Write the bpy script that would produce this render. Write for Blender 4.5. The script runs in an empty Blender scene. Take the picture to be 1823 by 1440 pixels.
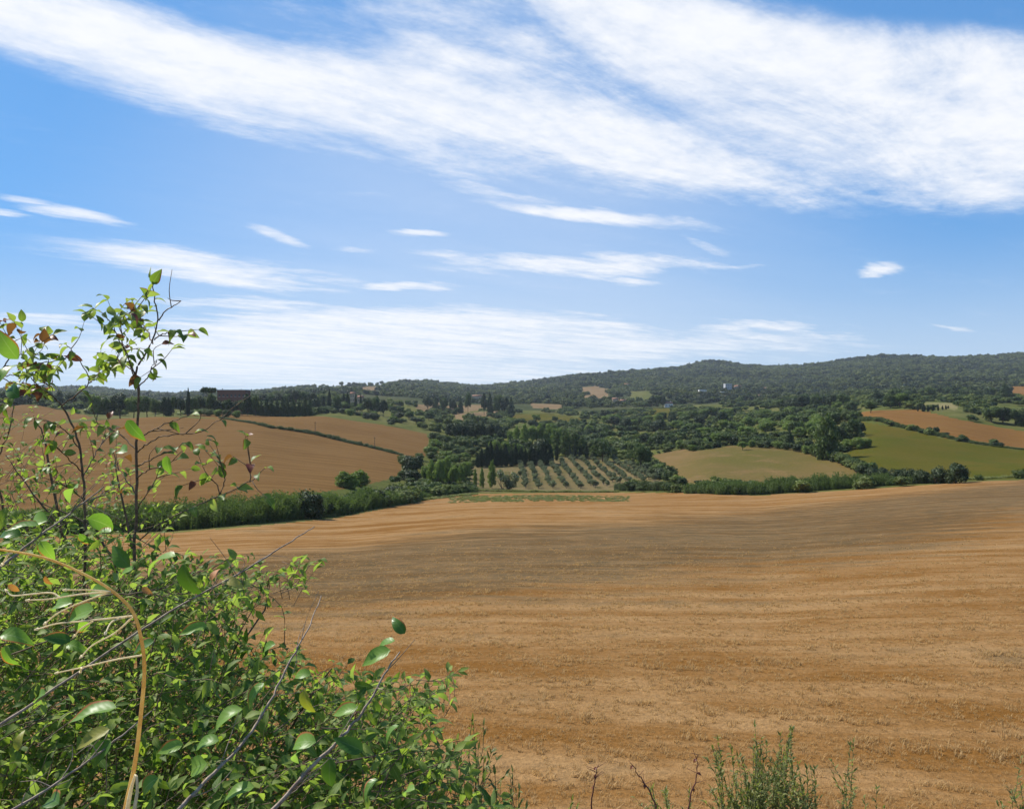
import bpy, math, random
import numpy as np
from mathutils import Vector, Matrix
R = math.radians
random.seed(7); rng = np.random.default_rng(7)
scene = bpy.context.scene
COL = scene.collection
EYE = 40.0                       # camera height above the valley floor datum
F, CX, CY = 1519.0, 911.5, 720.0  # focal length and centre in photograph pixels

# ------------------------------------------------------------------ camera
cam_d = bpy.data.cameras.new('camera'); cam = bpy.data.objects.new('camera', cam_d); COL.objects.link(cam)
cam.location = (0, 0, EYE); cam.rotation_euler = (R(90), 0, 0)
cam_d.sensor_fit = 'HORIZONTAL'; cam_d.sensor_width = 36; cam_d.lens = 36 * F / 1823
cam_d.clip_start = 0.05; cam_d.clip_end = 20000
scene.camera = cam
# ------------------------------------------------------------------ exposure
scene.view_settings.view_transform = 'Standard'; scene.view_settings.look = 'None'
scene.view_settings.exposure = 0.74; scene.view_settings.gamma = 1.0; scene.view_settings.use_curve_mapping = False
scene.render.engine = 'CYCLES'
scene.cycles.max_bounces = 6; scene.cycles.diffuse_bounces = 3; scene.cycles.transmission_bounces = 3
scene.cycles.volume_bounces = 0; scene.cycles.use_adaptive_sampling = True
scene.cycles.use_denoising = True
# ------------------------------------------------------------------ sun
SUN_AZ, SUN_EL = R(-58), R(47)      # azimuth measured from the view direction, negative = to the left
sd = Vector((math.sin(SUN_AZ) * math.cos(SUN_EL), math.cos(SUN_AZ) * math.cos(SUN_EL), math.sin(SUN_EL)))
sun_d = bpy.data.lights.new('sun', 'SUN'); sun = bpy.data.objects.new('sun', sun_d); COL.objects.link(sun)
sun_d.energy = 4.6; sun_d.angle = R(0.55); sun_d.color = (1.0, 0.95, 0.86)
sun.rotation_euler = sd.to_track_quat('Z', 'Y').to_euler(); sun.location = (-60, 40, 120)

# ------------------------------------------------------------------ world: Nishita sky with a layer of cirrus
world = bpy.data.worlds.new('World'); scene.world = world; world.use_nodes = True
nt = world.node_tree; nt.nodes.clear(); N, L = nt.nodes, nt.links
def nd(tree, kind, **kw):
    n = tree.nodes.new(kind)
    for k, v in kw.items():
        if k == 'inp':
            for kk, vv in v.items(): n.inputs[kk].default_value = vv
        else: setattr(n, k, v)
    return n
def mth(tree, op, a, b=None, c=None, clamp=False):
    n = tree.nodes.new('ShaderNodeMath'); n.operation = op; n.use_clamp = clamp
    for i, v in enumerate((a, b, c)):
        if v is None: continue
        if isinstance(v, (int, float)): n.inputs[i].default_value = v
        else: tree.links.new(v, n.inputs[i])
    return n.outputs[0]
def vmth(tree, op, a, b=None):
    n = tree.nodes.new('ShaderNodeVectorMath'); n.operation = op
    for i, v in enumerate((a, b)):
        if v is None: continue
        if isinstance(v, (tuple, list)): n.inputs[i].default_value = v
        else: tree.links.new(v, n.inputs[i])
    return n.outputs[0] if op not in ('LENGTH', 'DISTANCE', 'DOT_PRODUCT') else n.outputs['Value']
def ramp(tree, fac, a, b, lo=0.0, hi=1.0, smooth=True):
    n = tree.nodes.new('ShaderNodeMapRange'); n.interpolation_type = 'SMOOTHSTEP' if smooth else 'LINEAR'
    tree.links.new(fac, n.inputs[0])
    for i, v in zip((1, 2, 3, 4), (a, b, lo, hi)): n.inputs[i].default_value = v
    return n.outputs[0]
def mixc(tree, fac, a, b, blend='MIX'):
    n = tree.nodes.new('ShaderNodeMix'); n.data_type = 'RGBA'; n.blend_type = blend
    if isinstance(fac, (int, float)): n.inputs[0].default_value = fac
    else: tree.links.new(fac, n.inputs[0])
    for i, v in ((6, a), (7, b)):
        if isinstance(v, (tuple, list)): n.inputs[i].default_value = tuple(v) + ((1,) if len(v) == 3 else ())
        else: tree.links.new(v, n.inputs[i])
    return n.outputs[2]
def noise(tree, vec, scale, detail=4, rough=0.55, dist=0.0):
    n = tree.nodes.new('ShaderNodeTexNoise'); tree.links.new(vec, n.inputs['Vector'])
    n.inputs['Scale'].default_value = scale; n.inputs['Detail'].default_value = detail
    n.inputs['Roughness'].default_value = rough; n.inputs['Distortion'].default_value = dist
    return n
sky = nd(nt, 'ShaderNodeTexSky', sky_type='NISHITA', sun_disc=False, sun_elevation=SUN_EL, sun_rotation=SUN_AZ,
         air_density=1.0, dust_density=0.35, ozone_density=3.0, altitude=200)
gen = nd(nt, 'ShaderNodeTexCoord').outputs['Generated']
sep = nd(nt, 'ShaderNodeSeparateXYZ'); L.new(gen, sep.inputs[0])
zc = mth(nt, 'MAXIMUM', sep.outputs[2], 0.012)
zq = mth(nt, 'ADD', zc, 0.03)
pc = nd(nt, 'ShaderNodeCombineXYZ'); L.new(mth(nt, 'DIVIDE', sep.outputs[0], zq), pc.inputs[0]); L.new(mth(nt, 'DIVIDE', sep.outputs[1], zq), pc.inputs[1])
P = pc.outputs[0]                                       # position on a flat cloud layer
yq = mth(nt, 'MAXIMUM', mth(nt, 'ABSOLUTE', sep.outputs[1]), 0.05)
gc = nd(nt, 'ShaderNodeCombineXYZ'); L.new(mth(nt, 'DIVIDE', sep.outputs[0], yq), gc.inputs[0]); L.new(mth(nt, 'DIVIDE', sep.outputs[2], yq), gc.inputs[1])
rot = nd(nt, 'ShaderNodeMapping', vector_type='TEXTURE'); L.new(P, rot.inputs[0]); rot.inputs['Rotation'].default_value = (0, 0, R(43)); rot.inputs['Scale'].default_value = (2.8, 1, 1)
PS = rot.outputs[0]                                     # stretched along the wind
w1 = noise(nt, PS, 1.5, 4, 0.62)
warp = vmth(nt, 'SUBTRACT', w1.outputs['Color'], (0.5, 0.5, 0.5))
wv = nd(nt, 'ShaderNodeVectorMath', operation='MULTIPLY'); L.new(warp, wv.inputs[0]); wv.inputs[1].default_value = (0.10, 0.045, 0)
G = vmth(nt, 'ADD', gc.outputs[0], wv.outputs[0])
# cirrus banks: centre x, y, half length, half width, tilt (all in degrees of view / photograph pixels), strength
BANKS = [(330, 120, 560, 105, 16, 1.0), (700, 190, 330, 95, 20, .95), (60, 30, 260, 75, 10, .8), (560, 40, 300, 65, 12, .35),
         (1060, 235, 460, 85, 15, .95), (1180, 60, 330, 95, 17, .85), (1480, 185, 500, 150, 13, 1.05), (1770, 215, 300, 150, 8, 1.05), (1620, 130, 420, 90, 8, .9),
         (900, 10, 140, 40, 20, .45), (850, 70, 300, 120, 17, .55), (800, 130, 170, 55, 25, .8), (980, 190, 260, 70, 14, .7),
         (1060, 380, 230, 17, 9, .95), (880, 335, 150, 12, 12, .5), (1250, 432, 50, 8, 14, .4), (1200, 330, 420, 40, 6, .28),
         (1030, 468, 300, 24, 3, .95), (820, 455, 120, 10, 2, .6), (1130, 495, 60, 9, 8, .6), (740, 420, 75, 9, -6, .75),
         (490, 420, 62, 13, 18, .85), (620, 446, 50, 8, 12, .55), (140, 388, 120, 15, 9, .85), (40, 362, 70, 8, 6, .7), (0, 385, 60, 9, 5, .5),
         (330, 470, 330, 30, 7, .85), (720, 510, 130, 11, 2, .75), (430, 540, 210, 14, 4, .7), (60, 565, 140, 14, 0, .6),
         (650, 580, 340, 40, 2, .85), (820, 590, 380, 48, 3, .8), (1080, 575, 130, 22, 8, .7), (1000, 615, 600, 36, 1, .75),
         (450, 630, 460, 70, 0, .85), (650, 660, 600, 40, 0, .7), (1365, 583, 110, 14, 0, .8), (1420, 605, 160, 9, 2, .5), (1562, 474, 55, 13, -8, .75), (1320, 466, 60, 5, 3, .5),
         (1690, 580, 50, 10, 10, .4), (50, 612, 130, 10, 0, .5), (650, 340, 130, 12, -5, .25)]
acc = None
ROTS = {}
for ang in (0, 8, 17):                                  # the banks lie along three wind directions
    c_, s_ = math.cos(R(ang)), math.sin(R(ang)); q = nd(nt, 'ShaderNodeCombineXYZ')
    L.new(vmth(nt, 'DOT_PRODUCT', G, (c_, -s_, 0)), q.inputs[0]); L.new(vmth(nt, 'DOT_PRODUCT', G, (s_, c_, 0)), q.inputs[1]); ROTS[ang] = (q.outputs[0], c_, s_)
for bx, by, hl, hw, ang, st in BANKS:
    q, c_, s_ = ROTS[min(ROTS, key=lambda a: abs(a - ang))]; X, Y = (bx - CX) / F, (CY - by) / F; hl, hw = hl / F, hw / F
    m = nd(nt, 'ShaderNodeVectorMath', operation='MULTIPLY_ADD'); L.new(q, m.inputs[0]); m.inputs[1].default_value = (1 / hl, 1 / hw, 0)
    m.inputs[2].default_value = (-(X * c_ - Y * s_) / hl, -(X * s_ + Y * c_) / hw, 0)
    v = ramp(nt, vmth(nt, 'LENGTH', m.outputs[0]), 1.25, 0.25, 0.0, st)
    acc = v if acc is None else mth(nt, 'MAXIMUM', acc, v) if st < .8 else mth(nt, 'SUBTRACT', mth(nt, 'ADD', acc, v), mth(nt, 'MULTIPLY', acc, v))
# thin streaks everywhere, also behind the camera
s1 = noise(nt, PS, 0.55, 3, 0.6)
thin = ramp(nt, s1.outputs[0], 0.56, 0.74, 0.0, 0.16)
f1 = noise(nt, PS, 2.6, 6, 0.70, 0.3); f2 = noise(nt, P, 8.0, 5, 0.72)
fib = mth(nt, 'ADD', mth(nt, 'MULTIPLY', f1.outputs[0], 0.76), mth(nt, 'MULTIPLY', f2.outputs[0], 0.24))
d0 = mth(nt, 'ADD', mth(nt, 'ADD', acc, thin), mth(nt, 'MULTIPLY', mth(nt, 'SUBTRACT', fib, 0.5), 3.0))
edge = ramp(nt, acc, 0.0, 0.30, 0.0, 1.0)
dens = mth(nt, 'MULTIPLY', ramp(nt, d0, 0.05, 1.28, 0.0, 0.98), mth(nt, 'MAXIMUM', edge, 0.22))
gm = nd(nt, 'ShaderNodeGamma', inp={'Gamma': 0.35}); L.new(sky.outputs[0], gm.inputs[0])     # evens the sky out as the camera's tone curve did
tint = mixc(nt, 1.0, gm.outputs[0], (1.06, 2.46, 4.35), 'MULTIPLY')
cloudcol = mixc(nt, f2.outputs[0], (9.0, 9.3, 9.9), (10.2, 10.3, 10.6))
veil = mth(nt, 'MULTIPLY', ramp(nt, acc, 0.02, 0.9, 0.0, 0.30), ramp(nt, s1.outputs[0], .25, .6, .5, 1.0))
mv = nd(nt, 'ShaderNodeVectorMath', operation='MULTIPLY_ADD'); L.new(G, mv.inputs[0]); mv.inputs[1].default_value = (F / 760, F / 400, 0)
mv.inputs[2].default_value = (-(850 - CX) / 760, -(CY - 400) / 400, 0)            # a broad, very thin sheet of high cloud
sheet = mth(nt, 'MULTIPLY', ramp(nt, vmth(nt, 'LENGTH', mv.outputs[0]), 1.2, 0.1, 0.0, 0.33), ramp(nt, s1.outputs[0], .2, .6, .65, 1.0))
veil = mth(nt, 'MAXIMUM', veil, sheet)
low = ramp(nt, sep.outputs[2], 0.21, 0.0, 0.0, 0.70)          # summer haze low over the horizon, all the way round
tint = mixc(nt, low, tint, (6.7, 7.7, 8.9))
col = mixc(nt, dens, mixc(nt, veil, tint, cloudcol), cloudcol)
bg = nd(nt, 'ShaderNodeBackground'); L.new(col, bg.inputs[0]); bg.inputs[1].default_value = 0.06
L.new(bg.outputs[0], nd(nt, 'ShaderNodeOutputWorld').inputs[0])
world.cycles.sampling_method = 'MANUAL'; world.cycles.sample_map_resolution = 512
# ------------------------------------------------------------------ terrain: profiles (distance ahead, photograph row) read along view columns
NEAR = [(0.6, 4900), (2.0, 2050), (3.0, 1745), (4.5, 1690), (7, 1640), (11, 1580), (16, 1490), (19, 1440)]
PROF = {
 -700: [(150, 955), (180, 930), (300, 800), (420, 745), (600, 745), (800, 716), (1500, 712), (3000, 704), (4500, 704)],
 0:    [(150, 955), (175, 925), (300, 812), (400, 768), (440, 763), (540, 766), (650, 724), (720, 718), (900, 720), (1500, 714), (2600, 700), (3000, 697), (4500, 706)],
 150:  [(150, 951), (175, 922), (300, 808), (410, 752), (450, 746), (560, 750), (680, 726), (800, 722), (1500, 714), (2600, 700), (3000, 692), (4500, 706)],
 300:  [(150, 947), (172, 920), (300, 806), (420, 744), (455, 737), (600, 745), (800, 732), (1500, 716), (3000, 708), (4500, 710)],
 450:  [(150, 936), (172, 905), (300, 812), (400, 760), (470, 739), (500, 736), (600, 742), (800, 722), (1500, 706), (3000, 706), (4500, 710)],
 600:  [(180, 921), (205, 885), (300, 835), (400, 788), (480, 753), (525, 738), (600, 744), (800, 726), (1200, 706), (2000, 694), (2600, 688), (4500, 700)],
 740:  [(245, 893), (275, 870), (340, 838), (420, 803), (500, 776), (570, 762), (700, 748), (1000, 727), (1500, 708), (2200, 692), (2900, 682), (4500, 700)],
 850:  [(280, 879), (310, 872), (400, 825), (450, 808), (600, 776), (800, 750), (1000, 735), (1500, 716), (2200, 702), (3000, 692), (4500, 700)],
 1000: [(290, 876), (320, 870), (400, 820), (450, 806), (600, 780), (800, 757), (1000, 741), (1400, 716), (2000, 697), (3000, 677), (3300, 673), (4500, 690)],
 1100: [(290, 875), (320, 868), (400, 826), (450, 812), (600, 784), (800, 759), (1000, 741), (1400, 715), (2000, 696), (2900, 667), (3300, 664), (4500, 690)],
 1190: [(260, 877), (290, 862), (340, 835), (400, 806), (470, 797), (600, 776), (800, 752), (1000, 735), (1400, 712), (2000, 694), (2900, 660), (3300, 654), (4500, 690)],
 1215: [(250, 879), (278, 860), (320, 834), (385, 804), (460, 794), (600, 773), (800, 750), (1000, 733), (1400, 711), (2000, 694), (2900, 664), (3300, 657), (4500, 695)],
 1250: [(240, 880), (265, 858), (300, 834), (375, 802), (450, 790), (600, 770), (800, 747), (1000, 730), (1400, 709), (2000, 692), (3000, 650), (3350, 640), (4500, 690)],
 1290: [(238, 881), (264, 857), (300, 833), (372, 800), (450, 787), (600, 766), (800, 743), (1000, 727), (1400, 708), (2000, 692), (3000, 654), (3350, 645), (4500, 690)],
 1350: [(235, 882), (262, 856), (300, 832), (370, 796), (450, 782), (600, 760), (800, 737), (1000, 722), (1400, 707), (2000, 691), (2800, 665), (3350, 652), (4500, 690)],
 1450: [(230, 875), (255, 856), (300, 825), (360, 802), (450, 775), (600, 752), (800, 733), (1000, 718), (1400, 704), (2000, 688), (2800, 660), (3250, 645), (4500, 690)],
 1560: [(224, 868), (243, 856), (290, 818), (350, 784), (420, 754), (470, 738), (520, 726), (600, 729), (800, 718), (1000, 708), (1500, 694), (2500, 652), (3200, 632), (4500, 680)],
 1700: [(218, 858), (236, 851), (300, 816), (365, 781), (450, 749), (520, 741), (590, 732), (650, 716), (720, 722), (900, 712), (1500, 692), (2500, 652), (3200, 634), (4500, 680)],
 1823: [(215, 853), (238, 842), (310, 812), (365, 799), (450, 770), (520, 756), (600, 746), (700, 722), (900, 708), (1500, 690), (2500, 650), (3200, 631), (4500, 680)],
 2500: [(215, 850), (240, 840), (330, 805), (420, 775), (520, 760), (600, 748), (700, 725), (900, 708), (1500, 690), (2500, 650), (3200, 632), (4500, 680)],
}
LR = np.linspace(math.log(0.6), math.log(4600), 420)
cols = sorted(PROF); TH = np.array([math.atan((p - CX) / F) for p in cols]); tab = []
for p, t in zip(cols, TH):
    pts = NEAR + PROF[p]
    d = np.array([a for a, b in pts]); z = np.array([-(b - CY) / F * a for a, b in pts])
    tab.append(np.interp(np.exp(LR), d / math.cos(t), z))
tab = np.array(tab)
TG = np.linspace(TH[0], TH[-1], 240)
tab = np.array([np.interp(TG, TH, tab[:, j]) for j in range(tab.shape[1])]).T
def blur(a, s, ax):
    k = np.exp(-0.5 * (np.arange(-3 * s, 3 * s + 1) / s) ** 2); k /= k.sum()
    pad = [(0, 0), (0, 0)]; pad[ax] = (3 * s, 3 * s)
    return np.apply_along_axis(lambda v: np.convolve(v, k, 'valid'), ax, np.pad(a, pad, mode='edge'))
tab = blur(blur(tab, 2, 0), 4, 1)
_ph = rng.uniform(0, 6.28, (14, 2)); _dir = rng.uniform(0, 6.28, 14)
def roll(x, y, wl, k0, n=5):                      # smooth rolling noise of wavelength wl, about -1..1
    s = 0
    for i in range(n):
        a = _dir[k0 + i]; w = 6.28 / (wl * (0.6 + 0.25 * i))
        s = s + np.sin((x * math.cos(a) + y * math.sin(a)) * w + _ph[k0 + i, 0])
    return s / n * 1.4
def height(x, y):
    x = np.asarray(x, float); y = np.asarray(y, float)
    r = np.maximum(np.hypot(x, y), 0.61); th = np.arctan2(x, y)
    back = np.clip((np.abs(th) - 0.9) / 0.9, 0, 1)         # behind the photographer the bank carries on level
    t = np.clip((np.clip(th, TG[0], TG[-1]) - TG[0]) / (TG[1] - TG[0]), 0, len(TG) - 1.001); i = t.astype(int); fi = t - i
    q = np.clip((np.log(r) - LR[0]) / (LR[1] - LR[0]), 0, len(LR) - 1.001); j = q.astype(int); fj = q - j
    z = (tab[i, j] * (1 - fi) + tab[i + 1, j] * fi) * (1 - fj) + (tab[i, j + 1] * (1 - fi) + tab[i + 1, j + 1] * fi) * fj
    z = z * (1 - back) + (-1.9 - 0.004 * r) * back
    amp = np.interp(r, [0, 20, 150, 500, 1200, 2500, 4600], [0.03, 0.04, 0.14, 0.8, 4, 9, 9])
    return EYE + z + amp * roll(x, y, 60, 0) * np.interp(r, [0, 900, 1200], [1, 1, 0.2]) + amp * roll(x, y, 380, 6) * np.interp(r, [0, 700, 1200], [0, 0, 1])
def proj(x, y, z):
    y = np.maximum(y, 0.01); return CX + F * x / y, CY - F * (z - EYE) / y
_ds = np.exp(np.linspace(math.log(12), math.log(4400), 1600))
def hit(px, py, dmin=12, dmax=4400):
    """Where the view through a photograph pixel meets the terrain."""
    d = _ds[(_ds >= dmin) & (_ds <= dmax)]; x = (px - CX) / F * d; z = height(x, d)
    k = np.nonzero(CY - F * (z - EYE) / d <= py)[0]; k = k[0] if len(k) else len(d) - 1
    return float(x[k]), float(d[k]), float(z[k])
def on(px, d):
    x = (px - CX) / F * d; return x, d, float(height(x, d))
def inpoly(x, y, poly):
    c = np.zeros(x.shape, bool); n = len(poly)
    for i in range(n):
        x1, y1 = poly[i]; x2, y2 = poly[i - 1]
        if y1 == y2: continue
        c ^= ((y1 > y) != (y2 > y)) & (x < (x2 - x1) * (y - y1) / (y2 - y1) + x1)
    return c
# ------------------------------------------------------------------ materials
def material(name, rough=0.95, spec=0.02):
    m = bpy.data.materials.new(name); m.use_nodes = True; t = m.node_tree
    b = t.nodes['Principled BSDF']; b.inputs['Roughness'].default_value = rough; b.inputs['Specular IOR Level'].default_value = spec
    return m, t, b
def pos(t, scale=(1, 1, 1), rotz=0):
    g = nd(t, 'ShaderNodeNewGeometry').outputs['Position']
    mp = nd(t, 'ShaderNodeMapping'); t.links.new(g, mp.inputs[0]); mp.inputs['Scale'].default_value = scale; mp.inputs['Rotation'].default_value = (0, 0, rotz)
    return mp.outputs[0]
def bump(t, b, h, strength, dist):
    n = nd(t, 'ShaderNodeBump'); n.inputs['Strength'].default_value = strength; n.inputs['Distance'].default_value = dist
    t.links.new(h, n.inputs['Height']); t.links.new(n.outputs[0], b.inputs['Normal'])
def patchy(name, a, b_, c, s1=0.02, s2=0.25, s3=2.5, stretch=(1, 1, 1), rotz=0, bstr=0.4, bd=0.15):
    """Ground cover: three colours mixed by noise at three sizes."""
    m, t, b = material(name)
    p = pos(t, stretch, rotz)
    n1 = noise(t, p, s1, 5, 0.6); n2 = noise(t, p, s2, 6, 0.65); n3 = noise(t, p, s3, 4, 0.7)
    x = mixc(t, ramp(t, n1.outputs[0], 0.36, 0.64), a, b_)
    x = mixc(t, ramp(t, n2.outputs[0], 0.48, 0.72), x, c)
    v = mth(t, 'ADD', mth(t, 'MULTIPLY', n3.outputs[0], 0.9), 0.55)
    vc = nd(t, 'ShaderNodeCombineColor'); [t.links.new(v, vc.inputs[i]) for i in range(3)]
    x = mixc(t, 1.0, x, vc.outputs[0], 'MULTIPLY')
    t.links.new(x, b.inputs['Base Color']); bump(t, b, n3.outputs[0], bstr, bd)
    return m
def stubble_material(name, gold, straw, dun, curve, grey, pitch=4.6, lines=.05):
    """Cut corn: faint swaths that follow the slope, straw litter, grey-brown patches and an optional belt."""
    m, t, b = material(name)
    g = pos(t); big = noise(t, g, 0.012, 3, 0.55); mid = noise(t, g, 0.09, 4, 0.62)
    sp = nd(t, 'ShaderNodeSeparateXYZ'); t.links.new(g, sp.inputs[0]); x, y = sp.outputs[0], sp.outputs[1]
    ly = mth(t, 'ADD', mth(t, 'ADD', y, mth(t, 'MULTIPLY', x, curve)), mth(t, 'ADD', mth(t, 'MULTIPLY', big.outputs[0], 13), mth(t, 'MULTIPLY', mid.outputs[0], 1.6)))
    wv_ = nd(t, 'ShaderNodeCombineXYZ'); t.links.new(mth(t, 'MULTIPLY', x, 0.24), wv_.inputs[0]); t.links.new(ly, wv_.inputs[1])   # swath space: long in x
    s0_ = noise(t, wv_.outputs[0], .62 / pitch, 3, 0.55); s1_ = noise(t, wv_.outputs[0], 1.9 / pitch, 3, 0.6); s2_ = noise(t, wv_.outputs[0], 7.0 / pitch, 4, 0.7)
    fine = noise(t, g, 7.0, 4, 0.78); mott = noise(t, g, 0.5, 5, 0.72); tuft = noise(t, pos(t, (1, .7, 1)), 1.9, 4, 0.75)
    band = mth(t, 'MULTIPLY', mth(t, 'SINE', mth(t, 'MULTIPLY', ly, 6.283 / pitch)), ramp(t, mid.outputs[0], .40, .66, .0, lines))
    k = mth(t, 'ADD', mth(t, 'ADD', mth(t, 'ADD', mth(t, 'MULTIPLY', s0_.outputs[0], .42), mth(t, 'MULTIPLY', s1_.outputs[0], .26)), mth(t, 'MULTIPLY', s2_.outputs[0], .20)), mth(t, 'ADD', mth(t, 'MULTIPLY', mott.outputs[0], .14), band))
    c = mixc(t, ramp(t, k, 0.41, 0.61), gold, straw)
    if grey:                                    # thin grey-brown belt across the middle of the slope
        bl = mth(t, 'ADD', mth(t, 'SUBTRACT', y, mth(t, 'MULTIPLY', x, 0.75)), mth(t, 'MULTIPLY', mth(t, 'SUBTRACT', big.outputs[0], 0.5), 60))
        bl = mth(t, 'ADD', bl, mth(t, 'MULTIPLY', mth(t, 'SUBTRACT', s1_.outputs[0], 0.5), 55))
        belt = mth(t, 'MULTIPLY', ramp(t, bl, grey[0], grey[1]), ramp(t, bl, grey[3], grey[2]))
        c = mixc(t, mth(t, 'MULTIPLY', belt, ramp(t, s2_.outputs[0], .30, .62, .95, .45)), c, dun)
    c = mixc(t, ramp(t, mth(t, 'ADD', mth(t, 'MULTIPLY', s0_.outputs[0], .6), mth(t, 'MULTIPLY', mott.outputs[0], .4)), 0.54, 0.68, 0, 0.55), c, dun)
    c = mixc(t, ramp(t, tuft.outputs[0], 0.62, 0.74, 0, 0.5), c, tuple(min(1, q * 1.6) for q in straw))
    c = mixc(t, ramp(t, tuft.outputs[0], 0.40, 0.30, 0, 0.35), c, tuple(q * .6 for q in dun))
    v = mth(t, 'ADD', mth(t, 'MULTIPLY', fine.outputs[0], 1.3), 0.35)
    vc = nd(t, 'ShaderNodeCombineColor'); [t.links.new(v, vc.inputs[i]) for i in range(3)]
    c = mixc(t, 1.0, c, vc.outputs[0], 'MULTIPLY'); t.links.new(c, b.inputs['Base Color'])
    hh = mth(t, 'ADD', mth(t, 'MULTIPLY', fine.outputs[0], 0.6), mth(t, 'MULTIPLY', tuft.outputs[0], 0.8)); bump(t, b, hh, 0.7, 0.16)
    return m
MAT = {}
MAT['stubble'] = stubble_material('stubble', (0.154, 0.071, 0.0170), (0.262, 0.154, 0.066), (0.064, 0.050, 0.027), 0.10, (50, 70, 98, 128))
MAT['stubble_far'] = stubble_material('stubble far', (0.1140, 0.0600, 0.0182), (0.1438, 0.0795, 0.0268), (0.0971, 0.0534, 0.0186), -0.35, None, 9.0, .13)
MAT['stubble_red'] = stubble_material('stubble red', (0.1337, 0.0625, 0.0161), (0.1648, 0.0862, 0.0251), (0.1119, 0.0608, 0.0188), 0.25, None, 8.0, .13)
MAT['straw_patch'] = patchy('straw patch', (0.1728, 0.1156, 0.0608), (0.1440, 0.0911, 0.0452), (0.1080, 0.0876, 0.0351), 0.03, 0.2, 1.2)
MAT['dry_meadow'] = patchy('dry meadow', (0.1256, 0.0812, 0.0319), (0.0852, 0.0725, 0.0179), (0.1431, 0.0914, 0.0389), 0.012, 0.09, 1.6, (1, 0.6, 1))
MAT['green_meadow'] = patchy('green meadow', (0.0590, 0.0573, 0.0058), (0.0777, 0.0611, 0.0091), (0.0507, 0.0573, 0.0054), 0.02, 0.12, 1.6, (1, 0.6, 1))
MAT['grove'] = patchy('grove grass', (0.1382, 0.1017, 0.0498), (0.1092, 0.0867, 0.0351), (0.0643, 0.0712, 0.0216), 0.05, 0.3, 1.8)
MAT['scrub'] = patchy('scrub grass', (0.0650, 0.0743, 0.0173), (0.1026, 0.0969, 0.0297), (0.0445, 0.0549, 0.0146), 0.02, 0.11, 0.9)
MAT['wood_floor'] = patchy('wooded slope', (0.0288, 0.0374, 0.0132), (0.0468, 0.0510, 0.0180), (0.0720, 0.0680, 0.0300), 0.006, 0.03, 0.3)
MAT['bank'] = patchy('bank earth', (0.0720, 0.0578, 0.0270), (0.1152, 0.0850, 0.0360), (0.0504, 0.0544, 0.0180), 0.3, 2, 14, bstr=0.6, bd=0.04)
MAT['vine'] = patchy('vineyard soil', (0.1368, 0.1258, 0.0450), (0.1728, 0.1428, 0.0660), (0.1008, 0.1020, 0.0360), 0.03, 0.2, 1.2)
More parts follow.
